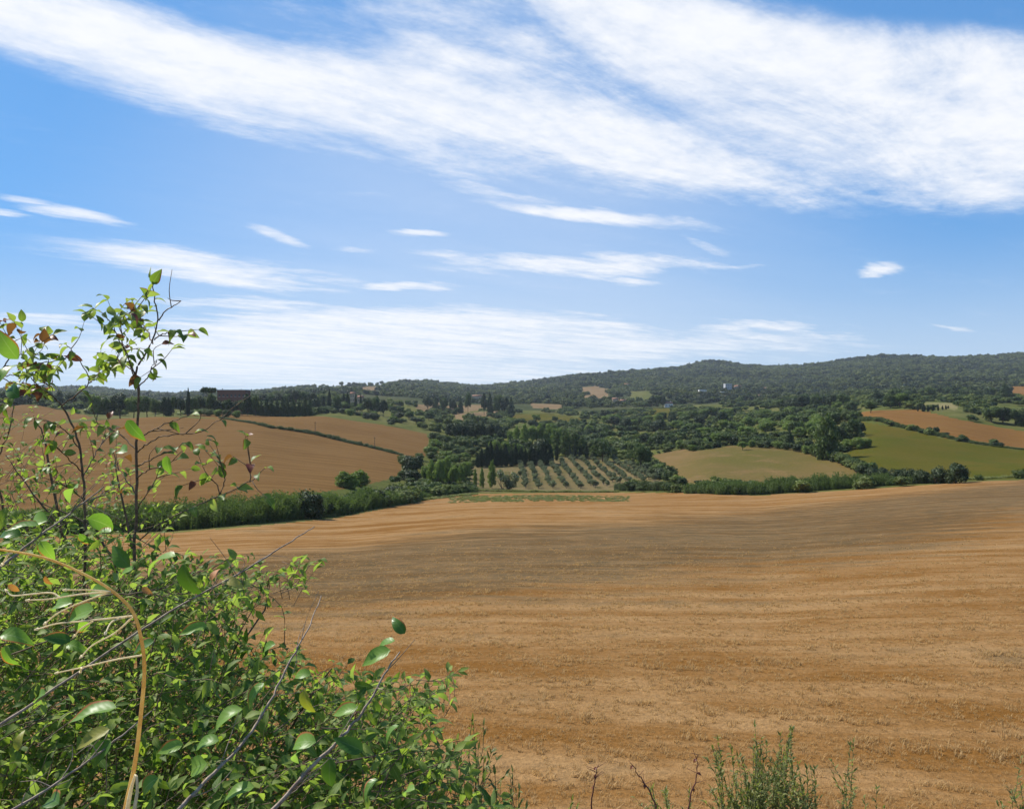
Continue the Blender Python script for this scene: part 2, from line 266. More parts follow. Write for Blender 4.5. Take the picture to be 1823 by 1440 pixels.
# ------------------------------------------------------------------ regions of the ground (outline in photograph pixels on the terrain, distance range)
EDGE = np.array([(-900, 965), (0, 957), (310, 948), (450, 937), (600, 922), (680, 906), (740, 894), (800, 882), (850, 879), (1000, 877), (1200, 877), (1350, 882), (1450, 876), (1560, 869), (1700, 859), (1823, 854), (2600, 850)])
REG = [
 ('brown_hill_field', 'stubble_far', [(-700, 755), (0, 762), (130, 752), (250, 741), (395, 746), (480, 762), (560, 774), (650, 795), (716, 813), (712, 848), (640, 866), (540, 880), (430, 905), (300, 925), (-700, 945)], 140, 480),
 ('upper_brown_field', 'stubble_far', [(300, 736), (430, 734), (550, 729), (600, 737), (650, 750), (700, 758), (755, 766), (765, 785), (784, 808), (740, 814), (716, 813), (650, 795), (560, 774), (480, 762), (395, 746)], 200, 545),
 ('distant_brown_field', 'stubble_far', [(-700, 712), (0, 718), (70, 722), (165, 742), (130, 770), (0, 775), (-700, 770)], 520, 720),
 ('pale_field', 'straw_patch', [(796, 741), (816, 736), (897, 731), (884, 739), (828, 750)], 400, 1300),
 ('pale_field', 'straw_patch', [(783, 723), (861, 720), (871, 729), (816, 735), (790, 730)], 400, 1500),
 ('pale_field', 'straw_patch', [(943, 718), (1003, 720), (1003, 729), (950, 726)], 600, 1600),
 ('pale_field', 'straw_patch', [(1042, 749), (1088, 756), (1084, 768), (1058, 759)], 500, 1300),
 ('grassy_field', 'green_meadow', [(1158, 726), (1198, 727), (1193, 743), (1163, 742)], 600, 1500),
 ('grassy_field', 'green_meadow', [(1082, 738), (1108, 735), (1104, 744), (1088, 750)], 600, 1500),
 ('pale_field', 'straw_patch', [(1093, 708), (1120, 710), (1120, 717), (1095, 716)], 800, 1900),
 ('pale_field', 'straw_patch', [(1285, 705), (1345, 702), (1345, 707), (1290, 709)], 800, 2400),
 ('pale_field', 'straw_patch', [(1030, 690), (1060, 687), (1090, 696), (1060, 703), (1035, 700)], 800, 2800),
 ('grassy_field', 'scrub', [(640, 738), (700, 735), (760, 755), (740, 764), (690, 757), (650, 748)], 400, 1000),
 ('vineyard_slope', 'green_meadow', [(905, 738), (960, 734), (1035, 744), (1052, 757), (990, 753), (915, 749)], 450, 1400),
 ('grassy_field', 'scrub', [(1120, 697), (1160, 696), (1160, 713), (1122, 713)], 800, 2200),
 ('pale_field', 'straw_patch', [(1036, 704), (1080, 700), (1088, 708), (1070, 714), (1040, 712)], 800, 2200),
 ('pale_field', 'straw_patch', [(738, 721), (782, 718), (785, 732), (745, 733)], 600, 1700),
 ('pale_field', 'straw_patch', [(640, 690), (668, 688), (668, 697), (642, 698)], 800, 2600),
 ('dry_meadow', 'dry_meadow', [(1158, 808), (1175, 798), (1210, 796), (1232, 803), (1260, 800), (1310, 791), (1345, 791), (1400, 797), (1450, 805), (1490, 819), (1525, 837), (1560, 848), (1556, 862), (1400, 864), (1230, 864), (1190, 832)], 232, 420),
 ('green_meadow', 'green_meadow', [(1520, 748), (1600, 762), (1680, 780), (1740, 792), (1823, 802), (2600, 830), (2600, 862), (1823, 862), (1720, 864), (1600, 858), (1540, 836), (1500, 812), (1520, 796), (1545, 780), (1535, 765)], 216, 480),
 ('ridge_brown_field', 'stubble_red', [(1508, 732), (1530, 725), (1590, 722), (1640, 730), (1700, 745), (1760, 757), (1823, 768), (2600, 790), (2600, 828), (1823, 800), (1740, 790), (1680, 778), (1600, 757), (1515, 741)], 350, 575),
 ('vineyard_mound', 'vine', [(1622, 726), (1640, 712), (1660, 706), (1690, 714), (1708, 727), (1680, 736), (1650, 736), (1628, 733)], 585, 740),
 ('hilltop_field', 'stubble_red', [(1793, 688), (2600, 688), (2600, 716), (1823, 713), (1800, 706)], 700, 1700),
 ('olive_grove_ground', 'grove', [(845, 876), (836, 852), (842, 830), (870, 818), (960, 816), (1050, 812), (1120, 826), (1160, 845), (1200, 866), (1150, 872), (1000, 876), (900, 876)], 285, 460),
]
THV = np.concatenate([np.linspace(-180, -42, 36)[:-1], np.linspace(-42, 42, 700), np.linspace(42, 180, 36)[1:]]) * math.pi / 180
RV = np.exp(np.linspace(math.log(0.62), math.log(4500), 600))
TT, RR = np.meshgrid(THV, RV, indexing='ij'); GX, GY = RR * np.sin(TT), RR * np.cos(TT); GZ = height(GX, GY)
nT, nR = TT.shape
fx = (GX[:-1, :-1] + GX[1:, 1:]) / 2; fy = (GY[:-1, :-1] + GY[1:, 1:]) / 2; fz = (GZ[:-1, :-1] + GZ[1:, 1:]) / 2
wob = roll(fx, fy, 9, 2) * np.interp(np.hypot(fx, fy), [0, 300, 1500], [1.2, 1.2, 0.6])
def region_of(x, y, z):
    px, py = proj(x, y, z); py = py + 0 * px; reg = np.zeros(x.shape, int); r = np.hypot(x, y)
    for k, (n, m, poly, a, b) in enumerate(REG):
        reg[(reg == 0) & (y > a) & (y < b) & inpoly(px, py, poly)] = k + 1
    reg[(reg == 0) & (r > 1150)] = -2
    fe = np.interp(px, EDGE[:, 0], EDGE[:, 1]); reg[(py > fe) & (y < 330) & (y > 1) & (np.abs(np.arctan2(x, y)) < 1.25)] = -3
    reg[r < 13.5] = -1
    return reg
reg = region_of(fx, fy, fz)
VID = np.arange(nT * nR).reshape(nT, nR)
quads = np.stack([VID[:-1, :-1], VID[:-1, 1:], VID[1:, 1:], VID[1:, :-1]], -1)
P3 = np.stack([GX, GY, GZ], -1).reshape(-1, 3)
def mesh_np(name, verts, faces, mat, smooth=True, mats=None):
    """Mesh from numpy arrays; faces is an (n, k) array of equal-sided polygons."""
    me = bpy.data.meshes.new(name); n, k = faces.shape
    me.vertices.add(len(verts)); me.vertices.foreach_set('co', np.ascontiguousarray(verts, dtype=np.float32).ravel())
    me.loops.add(n * k); me.loops.foreach_set('vertex_index', np.ascontiguousarray(faces, dtype=np.int32).ravel())
    me.polygons.add(n); me.polygons.foreach_set('loop_start', np.arange(0, n * k, k, dtype=np.int32))
    me.polygons.foreach_set('use_smooth', np.full(n, smooth))
    if mat is not None: me.materials.append(mat)
    for m in mats or (): me.materials.append(m)
    me.update(calc_edges=True); return me
def link(name, data, parent=None, loc=None):
    o = bpy.data.objects.new(name, data); COL.objects.link(o)
    if parent is not None: o.parent = parent
    if loc is not None: o.location = loc
    return o
def tag(o, label=None, cat=None, group=None, kind=None):
    for k, v in (('label', label), ('category', cat), ('group', group), ('kind', kind)):
        if v: o[k] = v
    return o
def region_mesh(name, k, mat):
    q = quads[reg == k]
    if len(q) == 0: return None
    u, inv = np.unique(q, return_inverse=True)
    o = link(name, mesh_np(name, P3[u], inv.reshape(-1, 4), mat)); o['kind'] = 'structure'; return o
LAB = {-1: ('bank_ground', 'bank', 'weedy earth bank below the camera'), -3: ('stubble_field', 'stubble', 'golden stubble field sweeping down from the bank to the cane thicket'),
       0: ('valley_ground', 'scrub', 'green scrubby valley floor among the fields'), -2: ('hills', 'wood_floor', 'wooded hills rising to the skyline ridge')}
for k, (n, m, l) in LAB.items():
    o = region_mesh(n, k, MAT[m]); o['label'] = l
SEENLAB = ['large brown stubble field on the left hillside', 'brown stubble field above the ditch line with two poles', 'farther brown field behind the left hill crest',
           'pale cut field above the dark grove', 'pale cut field below the dark tree line on the far slope', 'small pale field beyond the orchard slope', 'small bare patch beside the round dark trees',
           'yellow-green field below the white farmhouse', 'small yellow-green field edged by dark trees', 'pale terrace on the far slope', 'pale strip of field below the grey tower block', 'pale terrace high under the skyline woods',
           'green field beyond the upper brown field', 'vineyard slope above the pale poplars', 'green vineyard patch high on the far slope', 'dry terraces below the high pale terrace', 'pale olive field left of the cut field', 'pinkish bare patch under the pale ridge', 'dry brownish meadow around the small lone tree', 'green meadow sloping behind the dark round bushes', 'reddish brown field with a lone dark tree', 'green mound planted with young cypresses', 'reddish field high at the right edge', 'dry grass ground of the olive grove']
for k, (n, m, *_r) in enumerate(REG):
    o = region_mesh(n, k + 1, MAT[m])
    if o: o['label'] = SEENLAB[k]
# ------------------------------------------------------------------ foliage building blocks
def foliage_mat(name, c1, c2, trans=0.35, rough=0.6, objvar=0.35, glow=(1.0, 1.15, 0.45), patch=0.0):
    m = bpy.data.materials.new(name); m.use_nodes = True; t = m.node_tree; t.nodes.clear()
    oi = nd(t, 'ShaderNodeObjectInfo').outputs['Random']; ri = nd(t, 'ShaderNodeNewGeometry').outputs['Random Per Island']
    f = mth(t, 'ADD', mth(t, 'MULTIPLY', oi, objvar), mth(t, 'MULTIPLY', ri, 1 - objvar))
    if patch:                                   # kinds of tree stand in patches
        g = nd(t, 'ShaderNodeNewGeometry').outputs['Position']; n1, n2 = noise(t, g, .006, 2, .6).outputs[0], noise(t, g, .028, 2, .6).outputs[0]
        f = mth(t, 'ADD', f, mth(t, 'MULTIPLY', mth(t, 'SUBTRACT', mth(t, 'ADD', n1, n2), 1.0), patch), clamp=True)
    c = mixc(t, f, c1, c2)
    d = nd(t, 'ShaderNodeBsdfPrincipled', inp={'Roughness': rough, 'Specular IOR Level': 0.2}); t.links.new(c, d.inputs['Base Color'])
    tr = nd(t, 'ShaderNodeBsdfTranslucent'); t.links.new(mixc(t, 1.0, c, glow, 'MULTIPLY'), tr.inputs[0])
    mx = nd(t, 'ShaderNodeMixShader'); mx.inputs[0].default_value = trans
    t.links.new(d.outputs[0], mx.inputs[1]); t.links.new(tr.outputs[0], mx.inputs[2])
    t.links.new(mx.outputs[0], nd(t, 'ShaderNodeOutputMaterial').inputs[0]); return m
FM = {
 'oak': foliage_mat('oak leaves', (0.040, 0.066, 0.018), (0.095, 0.130, 0.036), 0.28),
 'dark': foliage_mat('evergreen leaves', (0.020, 0.034, 0.012), (0.046, 0.066, 0.021), 0.14),
 'light': foliage_mat('pale tree leaves', (0.110, 0.160, 0.034), (0.18, 0.235, 0.058), 0.38),
 'mid': foliage_mat('green tree leaves', (0.075, 0.120, 0.026), (0.165, 0.210, 0.048), 0.34),
 'cypress': foliage_mat('cypress leaves', (0.016, 0.027, 0.011), (0.034, 0.050, 0.019), 0.10),
 'olive': foliage_mat('olive leaves', (0.105, 0.122, 0.066), (0.20, 0.215, 0.125), 0.30),
 'pine': foliage_mat('pine needles', (0.028, 0.048, 0.018), (0.060, 0.088, 0.030), 0.14),
 'cane': foliage_mat('cane leaves', (0.070, 0.110, 0.030), (0.150, 0.190, 0.060), 0.38),
 'weed': foliage_mat('weed leaves', (0.13, 0.155, 0.042), (0.26, 0.25, 0.09), 0.34),
 'hillwood': foliage_mat('hill wood leaves', (0.014, 0.028, 0.013), (0.112, 0.132, 0.034), 0.26, objvar=0.8, patch=2.2),
 'wood': foliage_mat('valley wood leaves', (0.022, 0.043, 0.015), (0.155, 0.180, 0.044), 0.30, objvar=0.8, patch=1.6),
 'hedge': foliage_mat('hedge leaves', (0.042, 0.066, 0.020), (0.100, 0.125, 0.040), 0.26),
 'drygrass': foliage_mat('dry grass blades', (0.36, 0.215, 0.078), (0.56, 0.38, 0.17), 0.5, glow=(1, .95, .85)),
}
bark, bt, bb = material('bark'); _n = noise(bt, pos(bt, (6, 6, 1.2)), 3, 5, 0.7)
bt.links.new(mixc(bt, _n.outputs[0], (0.035, 0.026, 0.019), (0.13, 0.10, 0.075)), bb.inputs['Base Color']); bump(bt, bb, _n.outputs[0], 0.6, 0.03)
palebark, bt, bb = material('pale bark'); _n = noise(bt, pos(bt, (6, 6, 2)), 3, 5, 0.7)
bt.links.new(mixc(bt, _n.outputs[0], (0.14, 0.125, 0.10), (0.30, 0.27, 0.21)), bb.inputs['Base Color'])

def tube(pts, rad, sides=6):
    """Tapered tube through points: returns verts, quads."""
    pts = np.asarray(pts, float); n = len(pts); V = []; Fq = []
    for i in range(n):
        d = pts[min(i + 1, n - 1)] - pts[max(i - 1, 0)]; d /= np.linalg.norm(d) + 1e-9
        a = np.cross(d, (0, 0, 1) if abs(d[2]) < 0.9 else (1, 0, 0)); a /= np.linalg.norm(a); b = np.cross(d, a)
        for k in range(sides):
            q = 6.2832 * k / sides; V.append(pts[i] + rad[i] * (math.cos(q) * a + math.sin(q) * b))
    for i in range(n - 1):
        for k in range(sides): Fq.append((i * sides + k, i * sides + (k + 1) % sides, (i + 1) * sides + (k + 1) % sides, (i + 1) * sides + k))
    return np.array(V), np.array(Fq)
def join(parts):
    V = []; Q = []; o = 0
    for v, q in parts: V.append(v); Q.append(q + o); o += len(v)
    return np.concatenate(V), np.concatenate(Q)
def cards(C, Nn, size, r, up=0.0, aspect=1.6):
    """Leaf-clump diamonds at centres C facing Nn."""
    n = len(C); a = r.normal(size=(n, 3)); a[:, 2] += up
    a -= (a * Nn).sum(1, keepdims=True) * Nn * (1 - min(1, up * 0.2)); a /= np.linalg.norm(a, axis=1, keepdims=True) + 1e-9
    b = np.cross(Nn, a); b /= np.linalg.norm(b, axis=1, keepdims=True) + 1e-9
    s = (np.asarray(size) * r.uniform(0.6, 1.35, n))[:, None]
    V = np.stack([C - a * s * aspect * .5, C + b * s * .5, C + a * s * aspect * .5, C - b * s * .5], 1).reshape(-1, 3)
    return V, np.arange(4 * n).reshape(n, 4)
def ico():
    t = (1 + 5 ** .5) / 2
    v = np.array([(-1, t, 0), (1, t, 0), (-1, -t, 0), (1, -t, 0), (0, -1, t), (0, 1, t), (0, -1, -t), (0, 1, -t), (t, 0, -1), (t, 0, 1), (-t, 0, -1), (-t, 0, 1)], float); v /= np.linalg.norm(v[0])
    f = [(0, 11, 5), (0, 5, 1), (0, 1, 7), (0, 7, 10), (0, 10, 11), (1, 5, 9), (5, 11, 4), (11, 10, 2), (10, 7, 6), (7, 1, 8), (3, 9, 4), (3, 4, 2), (3, 2, 6), (3, 6, 8), (3, 8, 9), (4, 9, 5), (2, 4, 11), (6, 2, 10), (8, 6, 7), (9, 8, 1)]
    return v, np.array([(a, b, c, c) for a, b, c in f])
ICO = ico()
def lobed(lobes, n, leaf, r, core=0.74, out=0.9, up=0.0, aspect=1.5):
    lobes = np.array(lobes, float); w = (lobes[:, 3] * lobes[:, 4] * lobes[:, 5]) ** (2 / 3); k = r.choice(len(lobes), n, p=w / w.sum())
    d = r.normal(size=(n, 3)); d /= np.linalg.norm(d, axis=1, keepdims=True)
    rad = r.uniform(0.45, 1.0, n) ** 0.35 * (1 + 0.10 * r.normal(size=n))
    C = lobes[k, :3] + d * lobes[k, 3:] * rad[:, None]
    Nn = d * out + r.normal(size=(n, 3)) * 0.55; Nn /= np.linalg.norm(Nn, axis=1, keepdims=True)
    parts = [cards(C, Nn, leaf, r, up, aspect)]
    if core:  # inner blobs added to block light and close the crown
        for l in lobes:
            v, q = ICO; parts.append((l[:3] + v * (1 + 0.15 * r.normal(size=(12, 1))) * l[3:] * core, q))
    V, Q = join(parts)
    return V, Q
def tri_fix(Q):   # degenerate quads (a, b, c, c) are kept as faces only where proper
    return Q
TEMPL = {}
def crown_mesh(name, V, Q, mat):
    q4 = Q[Q[:, 2] != Q[:, 3]]; q3 = Q[Q[:, 2] == Q[:, 3]][:, :3]
    me = bpy.data.meshes.new(name); n4, n3 = len(q4), len(q3)
    me.vertices.add(len(V)); me.vertices.foreach_set('co', np.ascontiguousarray(V, np.float32).ravel())
    me.loops.add(n4 * 4 + n3 * 3); me.loops.foreach_set('vertex_index', np.concatenate([q4.ravel(), q3.ravel()]).astype(np.int32))
    me.polygons.add(n4 + n3); me.polygons.foreach_set('loop_start', np.concatenate([np.arange(n4) * 4, n4 * 4 + np.arange(n3) * 3]).astype(np.int32))
    me.materials.append(mat); me.update(calc_edges=True); return me
def trunk_mesh(name, r, h0, h1, rad, mat, limbs=4, spread=0.25, lean=0.04, stems=1):
    parts = []
    for s in range(stems):
        ox, oy = (r.normal(size=2) * 0.03 * (stems > 1)); tx, ty = r.normal(size=2) * lean * (1 + 2 * (stems > 1))
        parts.append(tube([(ox, oy, -0.03), (ox + tx * .3, oy + ty * .3, h0 * .5), (ox + tx, oy + ty, h0), (ox + tx * 1.6, oy + ty * 1.6, h1)], [rad * 1.25, rad, rad * .8, rad * .25], 7))
        for i in range(limbs):
            a = 6.28 * (i + r.uniform(0, .7)) / max(limbs, 1); z0 = h0 * r.uniform(.75, 1.15); L_ = spread * r.uniform(.7, 1.2)
            parts.append(tube([(ox + tx, oy + ty, z0), (ox + tx + math.cos(a) * L_ * .5, oy + ty + math.sin(a) * L_ * .5, z0 + (h1 - h0) * .35), (ox + tx + math.cos(a) * L_, oy + ty + math.sin(a) * L_, z0 + (h1 - h0) * .75)], [rad * .55, rad * .38, rad * .12], 5))
    V, Q = join(parts); return mesh_np(name, V, Q, mat)
def make_kind(kind, mat, variants, fn, tmat=None):
    TEMPL[kind] = []
    for v in range(variants):
        r = np.random.default_rng(hash_(kind) + v * 17); lob, n, leaf, kw, tr = fn(r)
        V, Q = lobed(lob, n, leaf, r, **kw)
        TEMPL[kind].append((crown_mesh(kind + ' crown', V, Q, FM[mat]), trunk_mesh(kind + ' trunk', r, mat=tmat or bark, **tr)))
def hash_(s): return sum((i + 1) * ord(c) for i, c in enumerate(s)) % 9973
# every template is one unit high and one unit wide; instances are scaled to their size
def f_broad(r):
    lob = [(0, 0, .60, .34, .34, .30)]
    for i in range(11):
        a = 6.28 * i / 11 * 1.6 + r.uniform(0, 1); q = r.uniform(.16, .33); z = r.uniform(.36, .82)
        s = r.uniform(.13, .22); lob.append((math.cos(a) * q * (1.15 - .6 * abs(z - .55)), math.sin(a) * q * (1.15 - .6 * abs(z - .55)), z, s, s, s * .85))
    return lob, 2200, .046, {}, dict(h0=.22, h1=.8, rad=.028)
def f_bush(r):
    lob = [(0, 0, .42, .38, .38, .42)]
    for i in range(9):
        a = r.uniform(0, 6.28); q = r.uniform(.15, .36); s = r.uniform(.13, .24); lob.append((math.cos(a) * q, math.sin(a) * q, r.uniform(.15, .72), s, s, s * 1.1))
    return lob, 1900, .052, {}, dict(h0=.12, h1=.7, rad=.02, stems=3, limbs=2)
def f_cyp(r):
    lob = [(r.normal() * .03, r.normal() * .03, z, w, w, .13) for z, w in ((.14, .36), (.28, .44), (.42, .46), (.56, .42), (.70, .33), (.82, .22), (.92, .11))]
    return lob, 1500, .05, dict(up=2.5, aspect=2.2, out=.7, core=.8), dict(h0=.2, h1=.9, rad=.05, limbs=0)
def f_poplar(r):
    lob = []
    for i in range(15):
        z = .16 + .78 * i / 14; w = .34 * math.sin(math.pi * min(1, (z * .9 + .12))) ** .7 + .04; a = i * 2.4
        lob.append((math.cos(a) * w * .55, math.sin(a) * w * .55, z, w * .62, w * .62, .10))
    return lob, 2000, .044, dict(core=.6, up=.8), dict(h0=.2, h1=.92, rad=.02, limbs=5, spread=.16)
def f_con(r):
    lob = [(r.normal() * .04, r.normal() * .04, z, w, w, .09) for z, w in ((.12, .42), (.24, .44), (.36, .40), (.48, .36), (.60, .29), (.72, .22), (.83, .15), (.93, .08))]
    return lob, 1600, .05, dict(core=.75), dict(h0=.2, h1=.92, rad=.03, limbs=0)
def f_umb(r):
    lob = [(0, 0, .86, .42, .42, .09)] + [(math.cos(a) * .3, math.sin(a) * .3, .83 + .05 * r.random(), .2, .2, .075) for a in np.linspace(0, 6, 9)]
    return lob, 2000, .04, dict(core=.8), dict(h0=.6, h1=.86, rad=.03, limbs=7, spread=.32)
def f_olive(r):
    lob = []
    for i in range(9):
        a = i * 2.4 + r.uniform(0, .8); q = r.uniform(.08, .30); s = r.uniform(.14, .22); lob.append((math.cos(a) * q, math.sin(a) * q, r.uniform(.42, .80), s, s, s * .95))
    return lob, 1100, .055, dict(core=.55, aspect=1.9), dict(h0=.28, h1=.75, rad=.04, limbs=4, spread=.26, lean=.05)
def f_willow(r):
    lob = []
    for i in range(16):
        a = i * 2.4; z = .08 + .82 * i / 15; w = .40 * math.sin(math.pi * min(1, z * .75 + .22)) + .05; lob.append((math.cos(a) * w * .55, math.sin(a) * w * .55, z, w * .6, w * .6, .14))
    return lob, 2600, .042, dict(up=1.2, aspect=2.2, core=.62), dict(h0=.2, h1=.9, rad=.03, limbs=5, spread=.25)
def f_vase(r):
    lob = []
    for i in range(13):
        a = i * 2.4; z = .2 + .62 * r.random(); q = .08 + .36 * z; lob.append((math.cos(a) * q, math.sin(a) * q, z, .14, .14, .17))
    return lob, 1500, .045, dict(core=.4, up=1.0, aspect=2.2), dict(h0=.1, h1=.85, rad=.02, limbs=4, spread=.35, stems=4)
make_kind('oak', 'oak', 4, f_broad); make_kind('holm_oak', 'dark', 3, f_broad); make_kind('green_tree', 'mid', 4, f_broad); make_kind('pale_tree', 'light', 3, f_broad)
make_kind('dark_bush', 'dark', 3, f_bush); make_kind('green_bush', 'mid', 3, f_bush); make_kind('hedge_bush', 'hedge', 2, f_bush)
make_kind('cypress', 'cypress', 3, f_cyp); make_kind('poplar', 'light', 3, f_poplar, palebark); make_kind('dark_poplar', 'oak', 2, f_poplar); make_kind('conifer', 'pine', 3, f_con)
make_kind('umbrella_pine', 'pine', 1, f_umb); make_kind('olive', 'olive', 4, f_olive, palebark); make_kind('willow', 'oak', 2, f_willow); make_kind('vase_willow', 'olive', 1, f_vase); make_kind('soft_willow', 'light', 2, f_willow)
NAMES = {'oak': ('oak_tree', 'tree'), 'holm_oak': ('evergreen_tree', 'tree'), 'green_tree': ('broadleaf_tree', 'tree'), 'pale_tree': ('pale_broadleaf_tree', 'tree'), 'dark_bush': ('dark_bush', 'bush'), 'green_bush': ('green_bush', 'bush'), 'hedge_bush': ('hedge_bush', 'bush'),
         'cypress': ('cypress_tree', 'cypress'), 'poplar': ('poplar_tree', 'poplar'), 'dark_poplar': ('poplar_tree', 'poplar'), 'conifer': ('conifer_tree', 'conifer'), 'umbrella_pine': ('umbrella_pine_tree', 'pine'), 'olive': ('olive_tree', 'olive tree'), 'willow': ('willow_tree', 'tree'), 'soft_willow': ('willow_tree', 'tree'), 'vase_willow': ('willow_shrub', 'shrub')}
_tv = {}
TREES = []
def tree(kind, px, base, top, w, label, group=None, d=None):
    """A tree with its foot at a photograph pixel (or at distance d), its top row and its width in pixels."""
    x, y, z = hit(px, base) if d is None else on(px, d)
    pb = CY - F * (z - EYE) / y
    h = max(1.2, (pb - top) * y / F); wm = w * y / F
    k = _tv.get(kind, 0); _tv[kind] = k + 1; cm, tm = TEMPL[kind][k % len(TEMPL[kind])]
    nm, cat = NAMES[kind]
    e = link(nm, None, None, (x, y, z - 0.05)); e.scale = (wm, wm, h); e.rotation_euler = (0, 0, rng.uniform(0, 6.28))
    link('trunk', tm, e); link('crown', cm, e); tag(e, label, cat, group); TREES.append((x, y, wm)); return e
ORD = ['first', 'second', 'third', 'fourth', 'fifth', 'sixth', 'seventh', 'eighth', 'ninth', 'tenth', 'eleventh', 'twelfth', 'thirteenth', 'fourteenth', 'fifteenth', 'sixteenth', 'seventeenth', 'eighteenth', 'nineteenth', 'twentieth', 'twenty-first', 'twenty-second', 'twenty-third', 'twenty-fourth', 'twenty-fifth', 'twenty-sixth', 'twenty-seventh', 'twenty-eighth']
def cluster(kinds, noun, where, spots, d=None):
    spots = sorted(spots); n = len(spots)
    for i, s in enumerate(spots):
        k = kinds if isinstance(kinds, str) else kinds[(i * 7 + hash_(where)) % len(kinds)]
        lab = f'{noun}, {ORD[i]} from left {where}' if n > 1 else f'{noun} {where}'
        tree(k, *s[:4], lab, (noun + 's ' + where) if n > 1 else None, d if len(s) < 5 else s[4])
def fill(kinds, noun, where, poly, n, hpx, wpx, dr=(200, 2500)):
    """n trees spread over an outlined patch of ground; sizes are in metres."""
    r = np.random.default_rng(hash_(where + noun)); xs = [p[0] for p in poly]; ys = [p[1] for p in poly]; got = []
    for _ in range(4000):
        if len(got) >= n: break
        a, b = r.uniform(min(xs), max(xs)), r.uniform(min(ys), max(ys))
        if not inpoly(np.array([a]), np.array([b]), poly)[0]: continue
        x, y, z = hit(a, b, *dr)
        if all((x - g[5]) ** 2 + (y - g[6]) ** 2 > (0.55 * (wpx[0] + wpx[1]) / 2) ** 2 for g in got):
            h, w = r.uniform(*hpx), r.uniform(*wpx); got.append((a, b, b - h * F / y, w * F / y, y, x, y))
    cluster(kinds, noun, where, [g[:5] for g in got])
# ------------------------------------------------------------------ trees on the left skyline
cluster(['holm_oak', 'oak', 'conifer'], 'dark skyline tree', 'above the far brown field', [(p, 716, t, w) for p, t, w in ((-20, 692, 34), (8, 694, 30), (34, 692, 30), (58, 695, 28), (80, 690, 30), (104, 694, 28), (128, 698, 24), (152, 697, 26))], 735)
cluster(['oak', 'holm_oak', 'green_tree'], 'dark tree', 'on the crest behind the tall sapling', [(p, 742, t, w) for p, t, w in ((172, 700, 30), (192, 704, 30), (214, 696, 36), (238, 702, 32), (262, 704, 30))], 500)
cluster(['cypress', 'oak', 'holm_oak'], 'dark tree', 'in the group before the umbrella pine', [(p, 740, t, w) for p, t, w in ((276, 708, 22), (291, 703, 14), (300, 709, 20), (309, 701, 11), (322, 706, 20), (335, 693, 10), (347, 704, 18))], 478)
cluster('umbrella_pine', 'flat-topped umbrella pine', 'on the skyline next to the red brick building', [(371, 738, 687, 30)], 520)
cluster(['holm_oak', 'oak'], 'dark round tree', 'in front of the red brick building', [(p, 738, t, w) for p, t, w in ((358, 702, 20), (375, 700, 22), (390, 710, 22), (404, 709, 22), (418, 711, 22), (431, 709, 20), (441, 697, 16), (455, 700, 18))], 505)
cluster(['hedge_bush', 'green_bush'], 'low bush', 'along the crest under the umbrella pine', [(p, 739, t, w) for p, t, w in ((352, 727, 20), (370, 728, 22), (388, 726, 18), (404, 727, 20), (420, 728, 16))], 468)
cluster('conifer', 'dark conifer', 'in the plantation above the brown hill', [(436 + i * 9.6, 735, 706 + (i * 37 % 7), 15) for i in range(13)], 530)
cluster(['oak', 'holm_oak'], 'skyline tree', 'beyond the dark conifer plantation', [(p, 712, t, w) for p, t, w in ((470, 699, 22), (484, 701, 20), (498, 698, 22), (512, 699, 20), (526, 692, 24), (541, 694, 24), (556, 697, 20), (572, 699, 18))], 820)
cluster('cypress', 'slender dark cypress', 'by the beige tower house', [(586, 724, 694, 9), (612, 722, 702, 10), (619, 722, 700, 10), (633, 718, 702, 6), (642, 718, 702, 6), (575, 724, 705, 9)], 760)
cluster(['holm_oak', 'oak'], 'dark tree', 'beside the beige tower house', [(563, 728, 706, 22), (600, 724, 703, 18), (655, 724, 705, 24), (668, 726, 703, 20), (682, 726, 708, 18)], 700)
fill(['hedge_bush', 'dark_bush', 'green_bush'], 'dark shrub', 'at the edge of the upper brown field', [(575, 733), (640, 738), (755, 762), (700, 752), (640, 745), (590, 734)], 12, (4, 7), (6, 9), (500, 900))
fill(['oak', 'green_tree', 'holm_oak'], 'rounded tree', 'on the slope below the white shed', [(600, 728), (700, 730), (790, 752), (770, 764), (690, 745), (620, 734)], 15, (5, 9), (7, 11), (520, 1100))
# the ridge clump
cluster('holm_oak', 'square dark clump tree', 'alone on the pale ridge', [(622, 690, 680, 9), (629, 690, 679.5, 9), (635, 690, 680.5, 8)], 2450)
# ------------------------------------------------------------------ cane thicket trees and valley bottom
cluster('dark_bush', 'dark round bush', 'in the cane thicket below the brown hill', [(547, 922, 862, 58), (575, 918, 890, 40), (700, 884, 858, 44), (728, 882, 862, 40), (762, 880, 862, 36), (660, 900, 866, 50)])
cluster('dark_bush', 'dark round tree', 'at the end of the ditch line', [(735, 842, 805, 38), (728, 856, 830, 42)])
cluster('soft_willow', 'soft green willow', 'rising behind the cane thicket', [(612, 868, 838, 34), (640, 866, 836, 40), (626, 870, 842, 30)])
cluster(['poplar', 'pale_tree'], 'pale green poplar', 'between the ditch end and the olive grove', [(768, 862, 818, 24), (782, 866, 812, 26), (796, 864, 812, 26), (808, 868, 822, 22), (820, 866, 826, 20), (758, 858, 826, 22), (830, 858, 818, 18)])
cluster(['green_bush', 'hedge_bush'], 'green bush', 'at the foot of the upper brown field', [(765, 812, 790, 30), (775, 800, 778, 30), (772, 784, 768, 26), (788, 792, 770, 30), (800, 806, 786, 30), (816, 812, 794, 28), (790, 818, 800, 30), (806, 826, 806, 28), (826, 822, 802, 26), (838, 812, 796, 24)])
